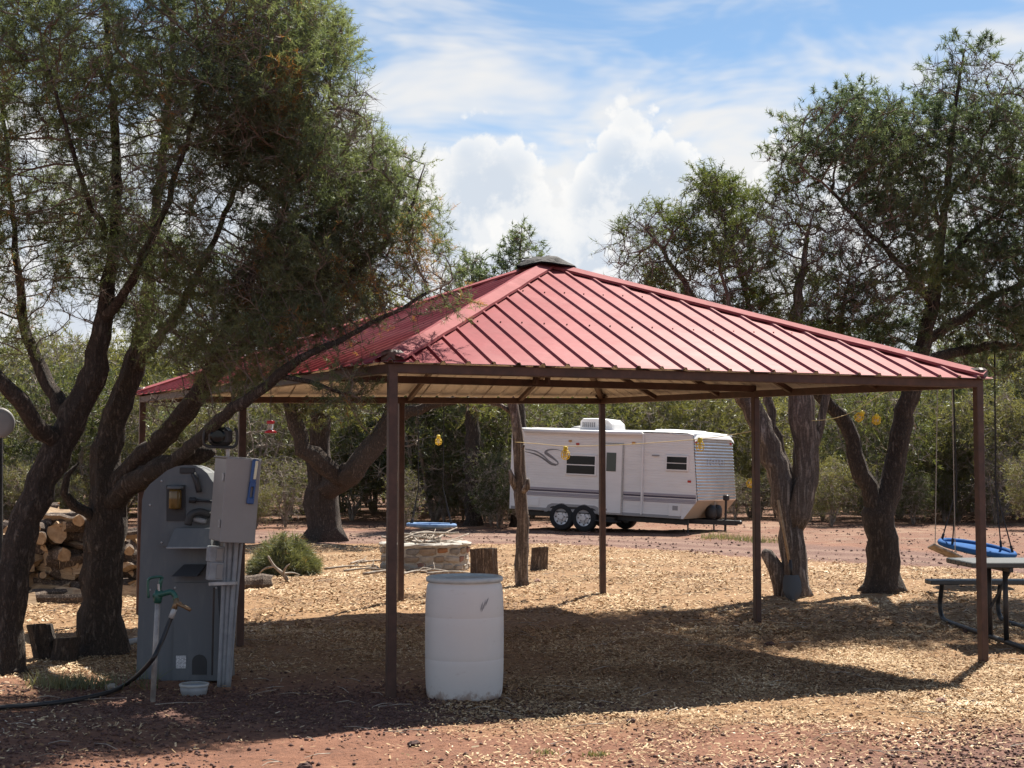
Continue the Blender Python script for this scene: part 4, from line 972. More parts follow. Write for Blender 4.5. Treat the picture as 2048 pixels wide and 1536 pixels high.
def build_pedestal():
    Y = 11.42
    def q(px, py, y=Y): p = at(px, py, y); return (p.x, p.z)
    b = at(362, 1352, Y); root = thing('service_pedestal', (b.x, Y, 0), 'tall grey moulded plastic service pedestal with rounded top beside the hydrant', 'pedestal'); o = root.location
    poly = [q(272, 1362), q(452, 1362), q(446, 1200), q(438, 1050), q(432, 985), q(424, 962), q(414, 946), q(402, 937), q(386, 931), q(370, 930), q(352, 933), q(334, 941), q(300, 968), q(288, 984), q(284, 1000)]
    MB().prism(poly, Y, Y+.36).obj('body', M_PLGREY, root, origin=o)
    MB().prism([q(346, 1360), q(446, 1360), q(436, 1165), q(352, 1165)], Y-.03, Y-.001).obj('lower_panel', M_PLGREY, root, origin=o)
    MB().prism([q(318, 1092), q(430, 1092), q(428, 966), q(420, 955), q(326, 955), q(318, 966)], Y-.012, Y-.001).obj('upper_panel', M_PLGREY, root, origin=o)
    MB().prism([q(334, 1042), q(372, 1042), q(372, 970), q(334, 970)], Y-.020, Y-.013).obj('niche_shade_plate', M_PLDARK, root, origin=o)  # dark plate on the panel, painting the shade of a hollow niche
    c = at(350, 1018, Y-.06); lan = MB().lathe([(.045, 0), (.05, .01), (.05, .13), (.04, .16)], 18, (c.x, c.y, c.z)).obj('glass_jar', M_AMBERGL, root, origin=o, smooth=True)
    MB().lathe([(.062, .155), (.066, .165), (.060, .180), (.02, .186)], 18, (c.x, c.y, c.z)).obj('jar_lid', M_PLGREY, root, origin=o, smooth=True)
    a_, b_ = at(372, 940, Y-.006), at(372, 940, Y-.006)
    MB().box((at(375, 938, Y).x, Y-.006, at(375, 941, Y).z), (.12, .012, .045), None, 0, .004).obj('top_slot', M_PLDARK, root, origin=o)
    MB().tube(bez([at(387, 948, Y-.03), at(393, 962, Y-.05), at(398, 984, Y-.04)], 5), .022, 8).obj('black_lever', M_BLACK, root, origin=o, smooth=True)
    MB().tube([at(378, 1000, Y-.05), at(424, 1003, Y-.05)], .010, 8).obj('tap_rod', M_BLACK, root, origin=o)
    MB().tube([at(379, 1000, Y-.05), at(392, 1001, Y-.05)], .022, 8).obj('tap_knob', M_BLACK, root, origin=o)
    MB().tube(bez([at(420, 1030, Y-.05), at(400, 1024, Y-.08), at(382, 1030, Y-.10), at(376, 1050, Y-.10)], 5), .03, 10).obj('spout_pipe', M_PLDARK, root, origin=o, smooth=True)
    MB().box(at(398, 1040, Y-.05), (.12, .06, .04), Matrix.Rotation(.2, 3, 'Y'), 0, .01).obj('tap_body', M_PVC, root, origin=o)
    # basin shelf
    x0, z0 = q(346, 1092); x1, z1 = q(432, 1092); zt = q(352, 1055)[1]
    t0, t1 = q(358, 1056)[0], q(430, 1056)[0]
    vs = [(x0, Y-.20, z0), (x1, Y-.20, z0), (x1, Y-.014, z0), (x0+.02, Y-.014, z0), (t0, Y-.14, zt), (t1, Y-.14, zt), (t1, Y-.014, zt), (t0+.01, Y-.014, zt)]
    MB().add(vs, [(3, 2, 1, 0), (4, 5, 6, 7), (0, 1, 5, 4), (1, 2, 6, 5), (2, 3, 7, 6), (3, 0, 4, 7)]).obj('basin', M_PLGREY, root, origin=o)
    MB().bar(Vector((x0-.005, Y-.205, z0-.004)), Vector((x1, Y-.205, z0-.004)), .014).obj('basin_lip', M_PVC, root, origin=o)
    # hopper below it
    x0, z0 = q(352, 1150); x1, z1 = q(402, 1148); zt = q(380, 1128)[1]; xa, xb = q(372, 1128)[0], q(416, 1128)[0]
    vs = [(x0, Y-.16, z0), (x1, Y-.16, z0), (x1, Y-.031, z0), (x0, Y-.031, z0), (xa, Y-.08, zt), (xb, Y-.08, zt), (xb, Y-.031, zt), (xa, Y-.031, zt)]
    MB().add(vs, [(3, 2, 1, 0), (4, 5, 6, 7), (0, 1, 5, 4), (1, 2, 6, 5), (2, 3, 7, 6), (3, 0, 4, 7)]).obj('hopper', M_PLDARK, root, origin=o)
    for px, py in ((300, 1010), (300, 1180), (292, 1330), (324, 962), (424, 1085), (324, 1085), (352, 1175), (434, 1175)):
        c = at(px, py, Y-.004); MB().lathe([(.009, 0), (.008, .006), (.002, .008)], 10).obj('screw', M_STEEL, root, loc=(c.x-o.x, (Y-.032 if py > 1170 and px > 340 else Y-.014 if px > 310 else Y)-o.y, c.z)).rotation_euler = (PI/2, 0, 0)
    # dark plate painting the shade inside an arched hole, and sticker
    arch = [q(386, 1348), q(415, 1348), q(415, 1322)] + [q(400.5+14.5*math.cos(t), 1322-14*math.sin(t)) for t in [PI*i/8 for i in range(1, 8)]] + [q(386, 1322)]
    MB().prism(arch, Y-.036, Y-.0305).obj('arch_shade_plate', M_PLDARK, root, origin=o)
    st = at(362, 1324, Y-.034); MB().box((0, 0, 0), (.078, .003, .098), None, 0).obj('sticker', M_STICKER, root, loc=(st.x-o.x, st.y-o.y, st.z))
build_pedestal()
def build_box():
    Y = 11.05; c = at(466, 1000, Y); root = thing('electrical_box', (c.x-.06, c.y+.1, 0), 'grey steel electrical box on upright conduits beside the pedestal', 'electrical box'); o = root.location
    R = Matrix.Rotation(math.radians(4), 3, 'Y') @ Matrix.Rotation(math.radians(31), 3, 'Z')
    W, D, H = .265, .26, .625
    cc = Vector((c.x, c.y+.05, c.z)); off = lambda x, y, z: cc + R @ Vector((x, y, z))
    MB().box(cc, (W, D, H), R, 0, .006).obj('cabinet', M_BOXGREY, root, origin=o)
    dr = MB().box(off(0, -D/2-.008, 0), (W+.012, .014, H+.012), R, 0, .005).obj('cabinet_door', M_BOXGREY, root, origin=o)
    for z in (.17, -.18): MB().box(off(-W/2-.007, -D/2+.03, z), (.012, .03, .06), R, 0, .003).obj('hinge', M_STEEL, dr, origin=o)
    MB().box(off(0, 0, H/2+.008), (W+.02, D+.02, .012), R, 0, .004).obj('cap', M_BOXGREY, root, origin=o)
    # conduits
    for k, (pt, pb, r) in enumerate(((452, 438, .016), (462, 447, .030), (474, 454, .018), (484, 458, .014))):
        Yk = 11.18 + .03*(k % 2); top = at(pt, 1070, Yk); mid = at((pt*.55+pb*.45), 1200, Yk); bot = at(pb, 1352, Yk+.05); bot.z = -.06
        MB().tube(bez([top, mid, bot], 6), r, 12).obj('conduit', M_PVC, root, origin=o, smooth=True)
    for py, h in ((1108, .12), (1142, .14)):
        p = at(430, py, 11.15); bb = MB().box(p, (.115, .08, h), R, 0, .006).obj('junction_box', M_PVC, root, origin=o)
        MB().box(p+R @ Vector((.02, -.043, 0)), (.05, .008, h*.8), R, 0, .003).obj('cover', M_BOXGREY, bb, origin=o)
    MB().bar(at(418, 1168, 11.12), at(474, 1166, 11.12), .035, .03).obj('strut_channel', M_STEEL, root, origin=o)
    MB().tube([at(428, 1175, 11.2), at(424, 1350, 11.25)], .008, 6).obj('cable', M_BLACK, root, origin=o)
    # inspection lamp hung on the door
    f = thing('inspection_lamp', off(.075, -D/2-.03, .13), 'blue hand lamp with a pale light strip hung on the electrical box', 'work lamp')
    R2 = Matrix.Rotation(math.radians(7), 3, 'Y') @ Matrix.Rotation(math.radians(31), 3, 'Z')
    f.rotation_euler = R2.to_euler()
    MB().box((0, 0, .10), (.05, .025, .18), None, 0, .01).obj('lamp_head', M_BLUEP, f)
    MB().box((.006, -.015, .11), (.022, .008, .14), None, 0, .003).obj('light_strip', M_LAMPW, f)
    hd = MB(); hd.box((-.018, 0, -.05), (.014, .024, .13), None, 0, .004); hd.box((.018, 0, -.05), (.014, .024, .13), None, 0, .004)
    hd.box((0, 0, -.125), (.055, .028, .05), None, 0, .006); hd.box((0, 0, .0), (.05, .022, .04), None, 0, .004); hd.obj('handle', M_BLUEP, f)
    # black floodlight on a short pole behind the box
    Y2 = 11.35; p = at(441, 873, Y2); fl = thing('flood_lamp', (p.x, p.y, 0), 'black floodlight with a carry handle on a pole above the electrical box', 'lamp')
    MB().tube([at(452, 1352, Y2+.12), at(456, 890, Y2+.02)], .016, 10).obj('pole', M_STEEL, fl, origin=fl.location)
    MB().box(p, (.185, .12, .145), Matrix.Rotation(.15, 3, 'Z'), 0, .03).obj('housing', M_BLACK, fl, origin=fl.location)
    MB().lathe([(.055, 0), (.06, .01), (.045, .02), (.01, .022)], 20).obj('lens', M_GLASSD, fl, loc=(-.01, -.062, p.z)).rotation_euler = (PI/2, 0, .15)
    MB().tube(bez([at(415, 858, Y2-.02), at(409, 866, Y2-.02), at(410, 890, Y2-.02), at(440, 894, Y2-.02), at(470, 892, Y2-.02), at(474, 868, Y2-.02), at(470, 856, Y2-.02)], 5), .012, 8).obj('carry_frame', M_BLACK, fl, origin=fl.location, smooth=True)
build_box()
def build_hydrant():
    b = gp(305, 1402); b.z -= .05; Y = b.y
    root = thing('yard_hydrant', (b.x, b.y, 0), 'galvanised standpipe with green lever head and brass spigot', 'hydrant'); o = root.location
    MB().tube([b, at(316, 1196, Y)], .019, 14).obj('pipe', M_GALV, root, origin=o, smooth=True)
    head = MB(); head.tube([at(315, 1206, Y), at(316, 1193, Y), at(318, 1180, Y)], [.026, .034, .026], 12)
    head.tube(bez([at(308, 1192, Y), at(325, 1188, Y-.02), at(342, 1184, Y-.03), at(350, 1192, Y-.035), at(352, 1200, Y-.04)], 5), [.020]*21, 12)
    head.tube([at(318, 1182, Y), at(321, 1164, Y), at(324, 1154, Y)], .014, 8); hd = head.obj('head', M_GREENP, root, origin=o, smooth=True)
    MB().tube(bez([at(324, 1154, Y-.02), at(312, 1154, Y-.02), at(298, 1158, Y-.02), at(296, 1172, Y-.02), at(297, 1196, Y-.02)], 5), .010, 8).obj('lever', M_GREENP, root, origin=o, smooth=True)
    MB().tube([at(318, 1182, Y-.02), at(317, 1168, Y-.02)], .008, 8).obj('rod', M_STEEL, root, origin=o)
    MB().tube([at(352, 1198, Y-.04), at(354, 1206, Y-.05), at(366, 1212, Y-.07), at(381, 1220, Y-.09)], [.02, .018, .014, .013], 10).obj('spigot', M_BRASS, root, origin=o, smooth=True)
    MB().tube([at(364, 1211, Y-.07), at(360, 1204, Y-.07)], .008, 8).obj('spigot_tap', M_BRASS, root, origin=o)
    MB().tube([at(353, 1202, Y-.05), at(348, 1220, Y-.05)], [.018, .020], 10).obj('hose_coupling', M_BRASS, root, origin=o, smooth=True)
    hz = [at(347, 1222, Y-.05), at(338, 1245, Y-.06), at(322, 1285, Y-.12), at(300, 1325, Y-.2)]
    g1, g2, g3, g4 = gp(255, 1372), gp(205, 1394), gp(110, 1412), gp(-40, 1424)
    for p in (g1, g2, g3, g4): p.z += .022
    hs = tag(MB().tube(bez(hz+[g1, g2, g3, g4], 7), .017, 10).obj('garden_hose', M_HOSE, None, origin=g2, smooth=True), 'black rubber hose running from the spigot along the ground', 'hose')
    p0, p1 = at(349, 1218, Y-.052), at(342, 1236, Y-.055)
    MB().tube([p0, p1], .0195, 10).obj('white_sleeve', M_LAMPW2, hs, origin=g2, smooth=True)
M_LAMPW2 = material('white_tape', lambda g: g.pbr((.42, .43, .42), .5))
build_hydrant()
def build_bucket():
    b = at(388, 1383, 10.75); b.z = terrain(np.array([b.x]), np.array([b.y]))[0]-.02
    root = thing('bucket', b, 'low grey tub with a white rim at the foot of the pedestal', 'bucket')
    MB().lathe([(.085, 0), (.098, .05), (.102, .085), (.094, .085), (.088, .05), (.08, .01)], 26, capt=True).obj('body', M_PVC, root, smooth=True)
    MB().lathe([(.103, .080), (.108, .086), (.108, .098), (.102, .102), (.095, .096)], 26, capb=False, capt=False).obj('rim', M_LAMPW2, root, smooth=True)
    gpp = [gp(145, 1302), gp(185, 1300), gp(235, 1296), gp(290, 1284)]
    for i, p in enumerate(gpp): p.z += .03
    tag(MB().tube(bez(gpp, 6), .03, 12).obj('conduit_pipe', M_PVC, None, origin=gpp[1], smooth=True), 'grey plastic pipe lying on the ground by the tree foot', 'pipe')
build_bucket()
def build_disc():
    b = gp(-6, 1330); root = thing('round_sign', (b.x, b.y, 0), 'pale grey round plate on a dark post at the left edge', 'sign')
    MB().tube([Vector((b.x, b.y, -.05)), at(-6, 830, b.y)], .05, 10).obj('post', M_BLACK, root, origin=root.location)
    c = at(-2, 846, b.y-.07)
    d = MB().lathe([(.125, 0), (.13, .006), (.125, .022), (.08, .03), (.01, .033)], 32).obj('plate', M_BOXGREY, root, loc=(c.x-b.x, c.y-b.y, c.z), smooth=True); d.rotation_euler = (PI/2, 0, .25)
build_disc()

# ------------------------------------------------------------------ hummingbird feeder
M_REDP = material('red_plastic', lambda g: g.pbr((.55, .02, .03), .3))
M_CLEAR = material('clear_plastic', lambda g: g.pbr((.75, .75, .72), .15, None, 0.0, Transmission_Weight=.7, IOR=1.3))
def build_feeder():
    Y = 11.1; c = at(541, 866, Y); root = thing('bird_feeder', c, 'small red and clear hummingbird feeder hanging from the branch', 'bird feeder')
    MB().lathe([(.008, .005), (.046, .0), (.05, .008), (.03, .02), (.02, .024)], 20).obj('dish', M_REDP, root, smooth=True)
    MB().lathe([(.018, .022), (.024, .03), (.026, .07)], 16, capt=False, capb=False).obj('bottle', M_CLEAR, root, smooth=True)
    MB().lathe([(.028, .070), (.030, .074), (.030, .092), (.01, .096)], 16).obj('cap', M_REDP, root, smooth=True)
    MB().tube([(0, 0, .095), (0.0, 0, .44)], .0025, 5).obj('wire', M_BLACK, root)
build_feeder()

# ------------------------------------------------------------------ logs, stumps, sticks, brush
def log_mesh(L, r, kind, seed):
    rs = np.random.RandomState(seed); mb = MB(); n = 10
    if kind == 'round': prof = [(r*math.cos(2*PI*i/n)*(1+.08*rs.randn()), r*math.sin(2*PI*i/n)*(1+.08*rs.randn())) for i in range(n)]
    elif kind == 'half': prof = [(r*math.cos(PI*i/(n-1))*(1+.06*rs.randn()), r*math.sin(PI*i/(n-1))*(1+.06*rs.randn())-r*.4) for i in range(n)]
    else: prof = [(0+.01*rs.randn(), -r*.7)] + [(1.3*r*math.cos(PI*(.2+.6*i/6))*(1+.05*rs.randn()), 1.3*r*math.sin(PI*(.2+.6*i/6))*(1+.05*rs.randn())-r*.5) for i in range(7)]
    n = len(prof); K = 4; vs = []
    for k in range(K+1):
        t = k/K-.5; ox, oz = rs.randn()*r*.08, rs.randn()*r*.08; tp = 1+.08*rs.randn()
        vs += [(t*L + (rs.randn()*.012 if k in (0, K) else 0), x*tp+ox, z*tp+oz) for x, z in prof]
    fs, mi = [], []
    for k in range(K):
        for i in range(n):
            fs.append((k*n+i, k*n+(i+1) % n, k*n+n+(i+1) % n, k*n+n+i)); flat = (kind == 'half' and i == n-1) or (kind == 'wedge' and i in (0, n-1)); mi.append(2 if flat else 0)
    fs += [tuple(range(n-1, -1, -1)), tuple(range(K*n, K*n+n))]; mi += [1, 1]
    mb.add(vs, fs); mb.mi = mi
    me = bpy.data.meshes.new('firewood_log'); me.from_pydata(mb.v, [], mb.f)
    for m in (M_LOGBARK, M_CUT, M_SPLIT): me.materials.append(m)
    me.polygons.foreach_set('material_index', mi); me.update(); return me
LOGS = [(log_mesh(.44+.03*k, .065+.012*(k % 4), ('round', 'half', 'wedge', 'round')[k % 4], 100+k), .065+.012*(k % 4)) for k in range(9)]
def put_log(loc, rz, roll=0, tilt=0, label=None, group=None, k=None, name='firewood_log', sc=1.0):
    me, r = LOGS[rnd.randrange(9) if k is None else k]
    o = link(name, me, None, loc); o.rotation_euler = (roll, tilt, rz); o.scale = (sc, sc, sc); return tag(o, label, 'log', group)
def build_firewood():
    grp = 'logs in the firewood heap'; lab = 'cut log in the firewood heap behind the two left pinyons'
    cx = gp(110, 1190)
    for row in range(2):
        y0 = cx.y + .15 + row*.42
        for k in range(8):
            half = 1.85 - .21*k
            n = int(2*half/.185)
            for i in range(n):
                if rnd.random() < .10: continue
                x = cx.x - half + (i+.5)*.185 + (k % 2)*.09 + rnd.uniform(-.07, .07); z = ground_z(x, y0)+.075+k*.125+rnd.uniform(-.03, .03)
                rz = PI/2+rnd.uniform(-.8, .8) if rnd.random() < .4 else rnd.uniform(-.6, .6)
                put_log((x, y0+rnd.uniform(-.08, .08), z), rz, rnd.uniform(0, 6), rnd.uniform(-.3, .3), lab, grp, sc=rnd.uniform(.7, 1.15))
    lab2 = 'loose log lying in front of the firewood heap'
    for px, py, rz in ((45, 1185, .3), (80, 1170, -.2), (100, 1195, .1), (125, 1180, .5), (150, 1195, -.3), (60, 1205, 1.2), (110, 1210, .0), (30, 1215, .7), (265, 1175, .1), (262, 1195, -.1), (270, 1150, 1.2), (140, 1170, 2.2), (90, 1150, 1.4)):
        p = gp(px, py); p.z += .06; put_log(p, rz, rnd.uniform(0, 6), 0, lab2, 'loose logs before the heap', sc=rnd.uniform(.75, 1))
    p = gp(130, 1165); o = put_log(p + Vector((0, 0, .42)), .3, .2, PI/2-.05, 'split log standing upright against the firewood heap', None, 2, sc=1.55)
    p = gp(112, 1130); o = put_log(p + Vector((0, -1.0, .93)), .15, 0, .03, 'thick pale log on top of the firewood heap', None, 0, sc=1.5)
    p = gp(503, 1180); p.z += .07; put_log(p, .3, 0, 0, 'sawn log with an orange end beside the brown post', None, 3)
build_firewood()
M_STICK = material('bleached_stick', lambda g: g.pbr(g.ramp(g.noise(g.obj(), 15, 3), (.3, (.20, .155, .12)), (.7, (.46, .40, .33))), .9))
def branch_stick(name, pts, r, label, group, mat=None, forks=()):
    o = Vector(pts[0]); mb = MB(); P = bez(pts, 5); mb.tube(P, np.linspace(r, r*.45, len(P)), 6, 0, True, .06)
    ob = mb.obj(name, mat or M_STICK, None, origin=o, smooth=True)
    for f in forks:
        Q = bez(f, 4); MB().tube(Q, np.linspace(r*.6, r*.2, len(Q)), 5).obj('side_branch', mat or M_STICK, ob, origin=o, smooth=True)
    return tag(ob, label, 'stick' if 'stick' in name else 'branch', group)
def build_rounds():
    def round_(px, py, wpx, h, label, lean=0.0, seed=0, name='log_round', cat='stump', bark_=None):
        b = gp(px, py); k = b.y/F_PX; r = wpx*k/2; rs = np.random.RandomState(seed); mb = MB(); n = 18; vs = []
        base = [1+.09*rs.randn() for _ in range(n)]
        for j, (z, s) in enumerate(((-.03, 1.04), (h*.3, 1), (h*.65, .97), (h-.01, .99), (h, .95))):
            vs += [(r*s*base[i]*math.cos(2*PI*i/n)+lean*z, r*s*base[i]*math.sin(2*PI*i/n), z*(1+(.05*math.cos(2*PI*i/n+1) if j > 2 else 0))) for i in range(n)]
        mb.add(vs, [(j*n+i, j*n+(i+1) % n, j*n+n+(i+1) % n, j*n+n+i) for j in range(4) for i in range(n)]); mb.mi = [0]*72
        mb.add([vs[4*n+i] for i in range(n)], [tuple(range(n))], 1)
        o = mb.obj(name, [bark_ or M_LOGBARK, M_SPLIT], None, loc=(b.x, b.y, b.z)); return tag(o, label, cat)
    round_(968, 1160, 50, .43, 'tall dark log round standing right of the fire ring', -.03, 1)
    round_(1077, 1140, 34, .34, 'shorter dark log round right of the slim trunk', .06, 2)
    round_(884, 1170, 30, .16, 'low pale log end just behind the white drum', .1, 3, bark_=M_SPLIT)
    round_(918, 1170, 22, .17, 'small split log chunk behind the drum lid', -.1, 4, bark_=M_SPLIT)
    round_(92, 1318, 50, .30, 'weathered stump beside the leaning left trunk', -.25, 5, 'stump', 'stump', M_PINYON)
    round_(130, 1322, 46, .20, 'low broken stump left of the broad pinyon', .15, 6, 'stump', 'stump', M_PINYON)
    round_(30, 1240, 24, .42, 'thin sawn stub between the two left pinyons', .15, 8, 'stump', 'stump', M_PINYON)
    # leaning slab of wood at the foot of the juniper
    b = gp(1562, 1190); P = [b+Vector((0, -.1, -.05)), b+Vector((-.03, -.1, .15)), b+Vector((-.10, -.12, .35)), b+Vector((-.20, -.12, .52)), b+Vector((-.23, -.12, .56))]
    tag(MB().tube(P, [.12, .105, .10, .08, .03], 12, 0, True, .10).obj('broken_stump', M_JUNI, None, origin=b, smooth=True), 'grey broken stump leaning left at the juniper foot', 'stump')
build_rounds()
M_STONE = [material('stone_%s' % n, (lambda c0, c1: lambda g: g.pbr(g.ramp(g.noise(g.obj(), 14, 5, .65), (.3, c0), (.7, c1)), .9, g.bump(g.noise(g.obj(), 25, 4), .5, .012)))(c0, c1)) for n, c0, c1 in
           (('tan', (.20, .15, .11), (.34, .28, .22)), ('grey', (.14, .13, .125), (.27, .26, .25)), ('rose', (.20, .10, .075), (.32, .20, .16)), ('pale', (.30, .26, .21), (.44, .40, .35)), ('rust', (.23, .10, .05), (.36, .19, .10)))]
M_MORTAR = material('pale_mortar', lambda g: g.pbr(g.ramp(g.noise(g.obj(), 20, 4), (.3, (.33, .30, .26)), (.7, (.48, .45, .40))), .95, g.bump(g.noise(g.obj(), 40, 3), .4, .01)))
def build_fire_ring():
    f = gp(845, 1143); R = .70; c = Vector((f.x, f.y+R, f.z)); H = .40
    root = thing('fire_ring', c, 'round stone fire ring with a pale mortar rim and sticks heaped inside', 'fire pit')
    MB().lathe([(R-.03, -.05), (R-.03, H-.03), (R-.26, H-.03), (R-.26, -.05)], 48, capb=False, capt=False).obj('mortar_core', M_MORTAR, root, smooth=False)
    rs = np.random.RandomState(4)
    mb = MB(); n = 48; vs = []
    for j, (r, z) in enumerate(((R+.005, H-.045), (R+.012, H-.01), (R-.02, H+.008), (R-.24, H+.005), (R-.28, H-.02), (R-.275, H-.05))):
        vs += [(r*(1+.012*rs.randn())*math.cos(2*PI*i/n), r*(1+.012*rs.randn())*math.sin(2*PI*i/n), z+.008*rs.randn()) for i in range(n)]
    mb.add(vs, [(j*n+i, j*n+(i+1) % n, j*n+n+(i+1) % n, j*n+n+i) for j in range(5) for i in range(n)]).obj('rim', M_MORTAR, root)
    meshes = []
    for k in range(12):
        w, h, d = .16+.14*rs.rand(), .10+.03*rs.rand(), .09; m = MB(); m.box((0, 0, 0), (w, d, h), None, 0, .03)
        m.v = [(x*(1+.12*rs.randn()), y+.008*rs.randn(), z*(1+.10*rs.randn())) for x, y, z in m.v]
        me = bpy.data.meshes.new('stone'); me.from_pydata(m.v, [], m.f); me.materials.append(M_STONE[rs.randint(5)]); me.update(); meshes.append((me, w))
    for row in range(3):
        t = rs.rand(); 
        while t < 2*PI + .0:
            me, w = meshes[rs.randint(12)]; a = w/R; 
            if t + a > 2*PI+.15: break
            o = link('stone', me, root, ((R-.058+.006*rs.randn())*math.cos(t+a/2), (R-.058)*math.sin(t+a/2), .055+row*.118+.008*rs.randn())); o.rotation_euler = (0, rs.randn()*.08, t+a/2+PI/2); t += a+.025
    lab = 'dry stick heaped on top of the stone fire ring'
    for k in range(26):
        a = rs.rand()*6.28; L = .25+.35*rs.rand(); p = c+Vector((rs.randn()*.16, rs.randn()*.14, H+.02+.006*k*(1-.3*rs.rand()))); d = Vector((math.cos(a), math.sin(a), rs.randn()*.07))
        branch_stick('stick', [p-d*L, p+Vector((0, 0, .03*rs.randn())), p+d*L], .009+.012*rs.rand(), lab, 'sticks on the fire ring')
    lab = 'bleached stick lying on the ground around the fire ring'
    for k, (px, py) in enumerate(((745, 1138), (770, 1150), (790, 1142), (830, 1150), (850, 1145), (730, 1145), (720, 1128), (905, 1152), (870, 1148), (800, 1130), (760, 1128), (700, 1140))):
        p = gp(px, py); p.z += .03; a = rs.rand()*3.1-.4; d = Vector((math.cos(a), math.sin(a), .03*rs.randn()))*(.25+.25*rs.rand()); e = d*.3+Vector((0, 0, .10*rs.rand()))
        branch_stick('stick', [p-d, p+Vector((.02, .0, .03)), p+d], .012+.012*rs.rand(), lab, 'sticks around the fire ring', None, [[p, p+e*1.2+Vector((.06, .04, .03))]])
build_fire_ring()
def build_brush():
    b = gp(560, 1150); rs = np.random.RandomState(6); n = 2600
    root = thing('brush_pile', b, 'low pile of cut green conifer boughs right of the pedestal', 'brush pile')
    u = rs.rand(n)*6.28; r = rs.rand(n)**.5; P = np.stack([np.cos(u)*r*.46+.02, np.sin(u)*r*.40+.25, (.04+.46*rs.rand(n)**.8*(1-r**2*.85))*(1+.25*np.sin(u*3))], -1)
    D = np.stack([np.cos(u)*.6, np.sin(u)*.6, np.full(n, -.1)], -1)+rs.randn(n, 3)*.45; D /= np.linalg.norm(D, axis=1)[:, None]
    link('foliage', needle_mesh('foliage', P, D, 12, .13, .008, .7, M_BRUSH, rs, np.clip(.45+.2*rs.randn(n), 0, .8), .16), root)
    for k in range(9):
        a = rs.rand()*6.28; MB().tube(bez([(0.02, .25, .05), (.25*math.cos(a), .25+.22*math.sin(a), .28), (.48*math.cos(a), .25+.4*math.sin(a), .12)], 5), np.linspace(.016, .004, 11), 5).obj('bough', M_GREYB, root, smooth=True)
    p = gp(578, 1166); q = [at(578, 1166, p.y), at(566, 1148, p.y-.02), at(548, 1132, p.y), at(536, 1112, p.y+.02)]
    branch_stick('dry_branch', q, .032, 'bleached forked branch leaning on the green brush pile', None, None, [[q[1], at(585, 1146, p.y), at(600, 1150, p.y)], [q[1], at(572, 1135, p.y-.1), at(580, 1128, p.y-.1)], [q[2], at(528, 1138, p.y), at(516, 1150, p.y)]])
M_BRUSH = material('cut_bough_foliage', foliage((.09, .105, .06), (.17, .18, .10), (.28, .27, .16), .35, (1.1, 1.1, .5)))
build_brush()

# ------------------------------------------------------------------ swings
M_ROPE = material('black_rope', lambda g: g.pbr((.015, .015, .017), .8))
M_PALER = material('pale_cord', lambda g: g.pbr((.36, .32, .27), .9))
M_SBLUE = material('blue_canvas', lambda g: g.pbr(g.ramp(g.noise(g.obj(), 6, 3), (.3, (.018, .075, .22)), (.7, (.035, .12, .32))), .85, Specular_IOR_Level=.1))
M_SBLUE2 = material('pale_blue_canvas', lambda g: g.pbr(g.ramp(g.noise(g.obj(), 6, 3), (.3, (.09, .17, .34)), (.7, (.22, .33, .52))), .85, Specular_IOR_Level=.1))
def saucer(c, r, tilt, hang, label, mat, tx=.07):
    root = thing('saucer_swing', c, label, 'swing')
    R = Matrix.Rotation(tilt, 3, 'Y') @ Matrix.Rotation(tx, 3, 'X')
    pr = [(.01, -.085), (r*.35, -.08), (r*.7, -.055), (r*.93, -.012), (r*.93, .0), (r*.7, -.043), (r*.35, -.068), (.01, -.073)]
    st = MB().lathe(pr, 36, capb=False, capt=False).obj('seat', mat, root, smooth=True); st.rotation_euler = R.to_euler()
    rim = MB(); rim.tube([(r*math.cos(t), r*math.sin(t), 0) for t in [2*PI*i/36 for i in range(37)]], .038, 10, 0, False)
    ro = rim.obj('rim', mat, root, smooth=True); ro.rotation_euler = R.to_euler()
    for sgn, h in zip((-1, 1), hang):
        h = Vector(h)-Vector(c); j = Vector((h.x*.93, h.y, .78 if h.z > 2 else h.z*.35))
        MB().tube([h, j], .011, 6).obj('strap', M_ROPE, root)
        for ang in (.55, -.55):
            a = (PI if sgn < 0 else 0)+ang*sgn*1.0; e = R @ Vector((r*math.cos(a), r*math.sin(a), .0))
            MB().tube([j, e], .009, 6).obj('rope', M_ROPE, root); MB().tube([e+(j-e)*.0, e+(j-e)*.14], .017, 6).obj('rope_knot', M_ROPE, root)
Yr = 19.2
saucer(at(1954, 1096, Yr), .47, .14, (at(1905, 712, Yr-.1), at(1989, 694, Yr+.1)), 'bright blue saucer swing hanging by the picnic table', M_SBLUE, .11)
Yl = 30.2
saucer(at(863, 1050, Yl), .49, .02, (at(836, 822, Yl), at(888, 808, Yl)), 'pale blue saucer swing hanging beyond the stone fire ring', M_SBLUE2, .0)
def plank_swing():
    c = at(1890, 1104, 18.6); root = thing('plank_swing', c, 'small tilted wooden plank swing left of the blue saucer', 'swing')
    R = Matrix.Rotation(.42, 3, 'Y') @ Matrix.Rotation(-.25, 3, 'X')
    MB().box((0, 0, 0), (.40, .22, .03), R, 0, .006).obj('seat', M_STICK, root)
    for sx, top in ((-.14, (1876, 700)), (.14, (1903, 700))):
        t = at(*top, 18.9); MB().tube([R @ Vector((sx, 0, .01)), t-c], .006, 5).obj('rope', M_PALER, root)
plank_swing()

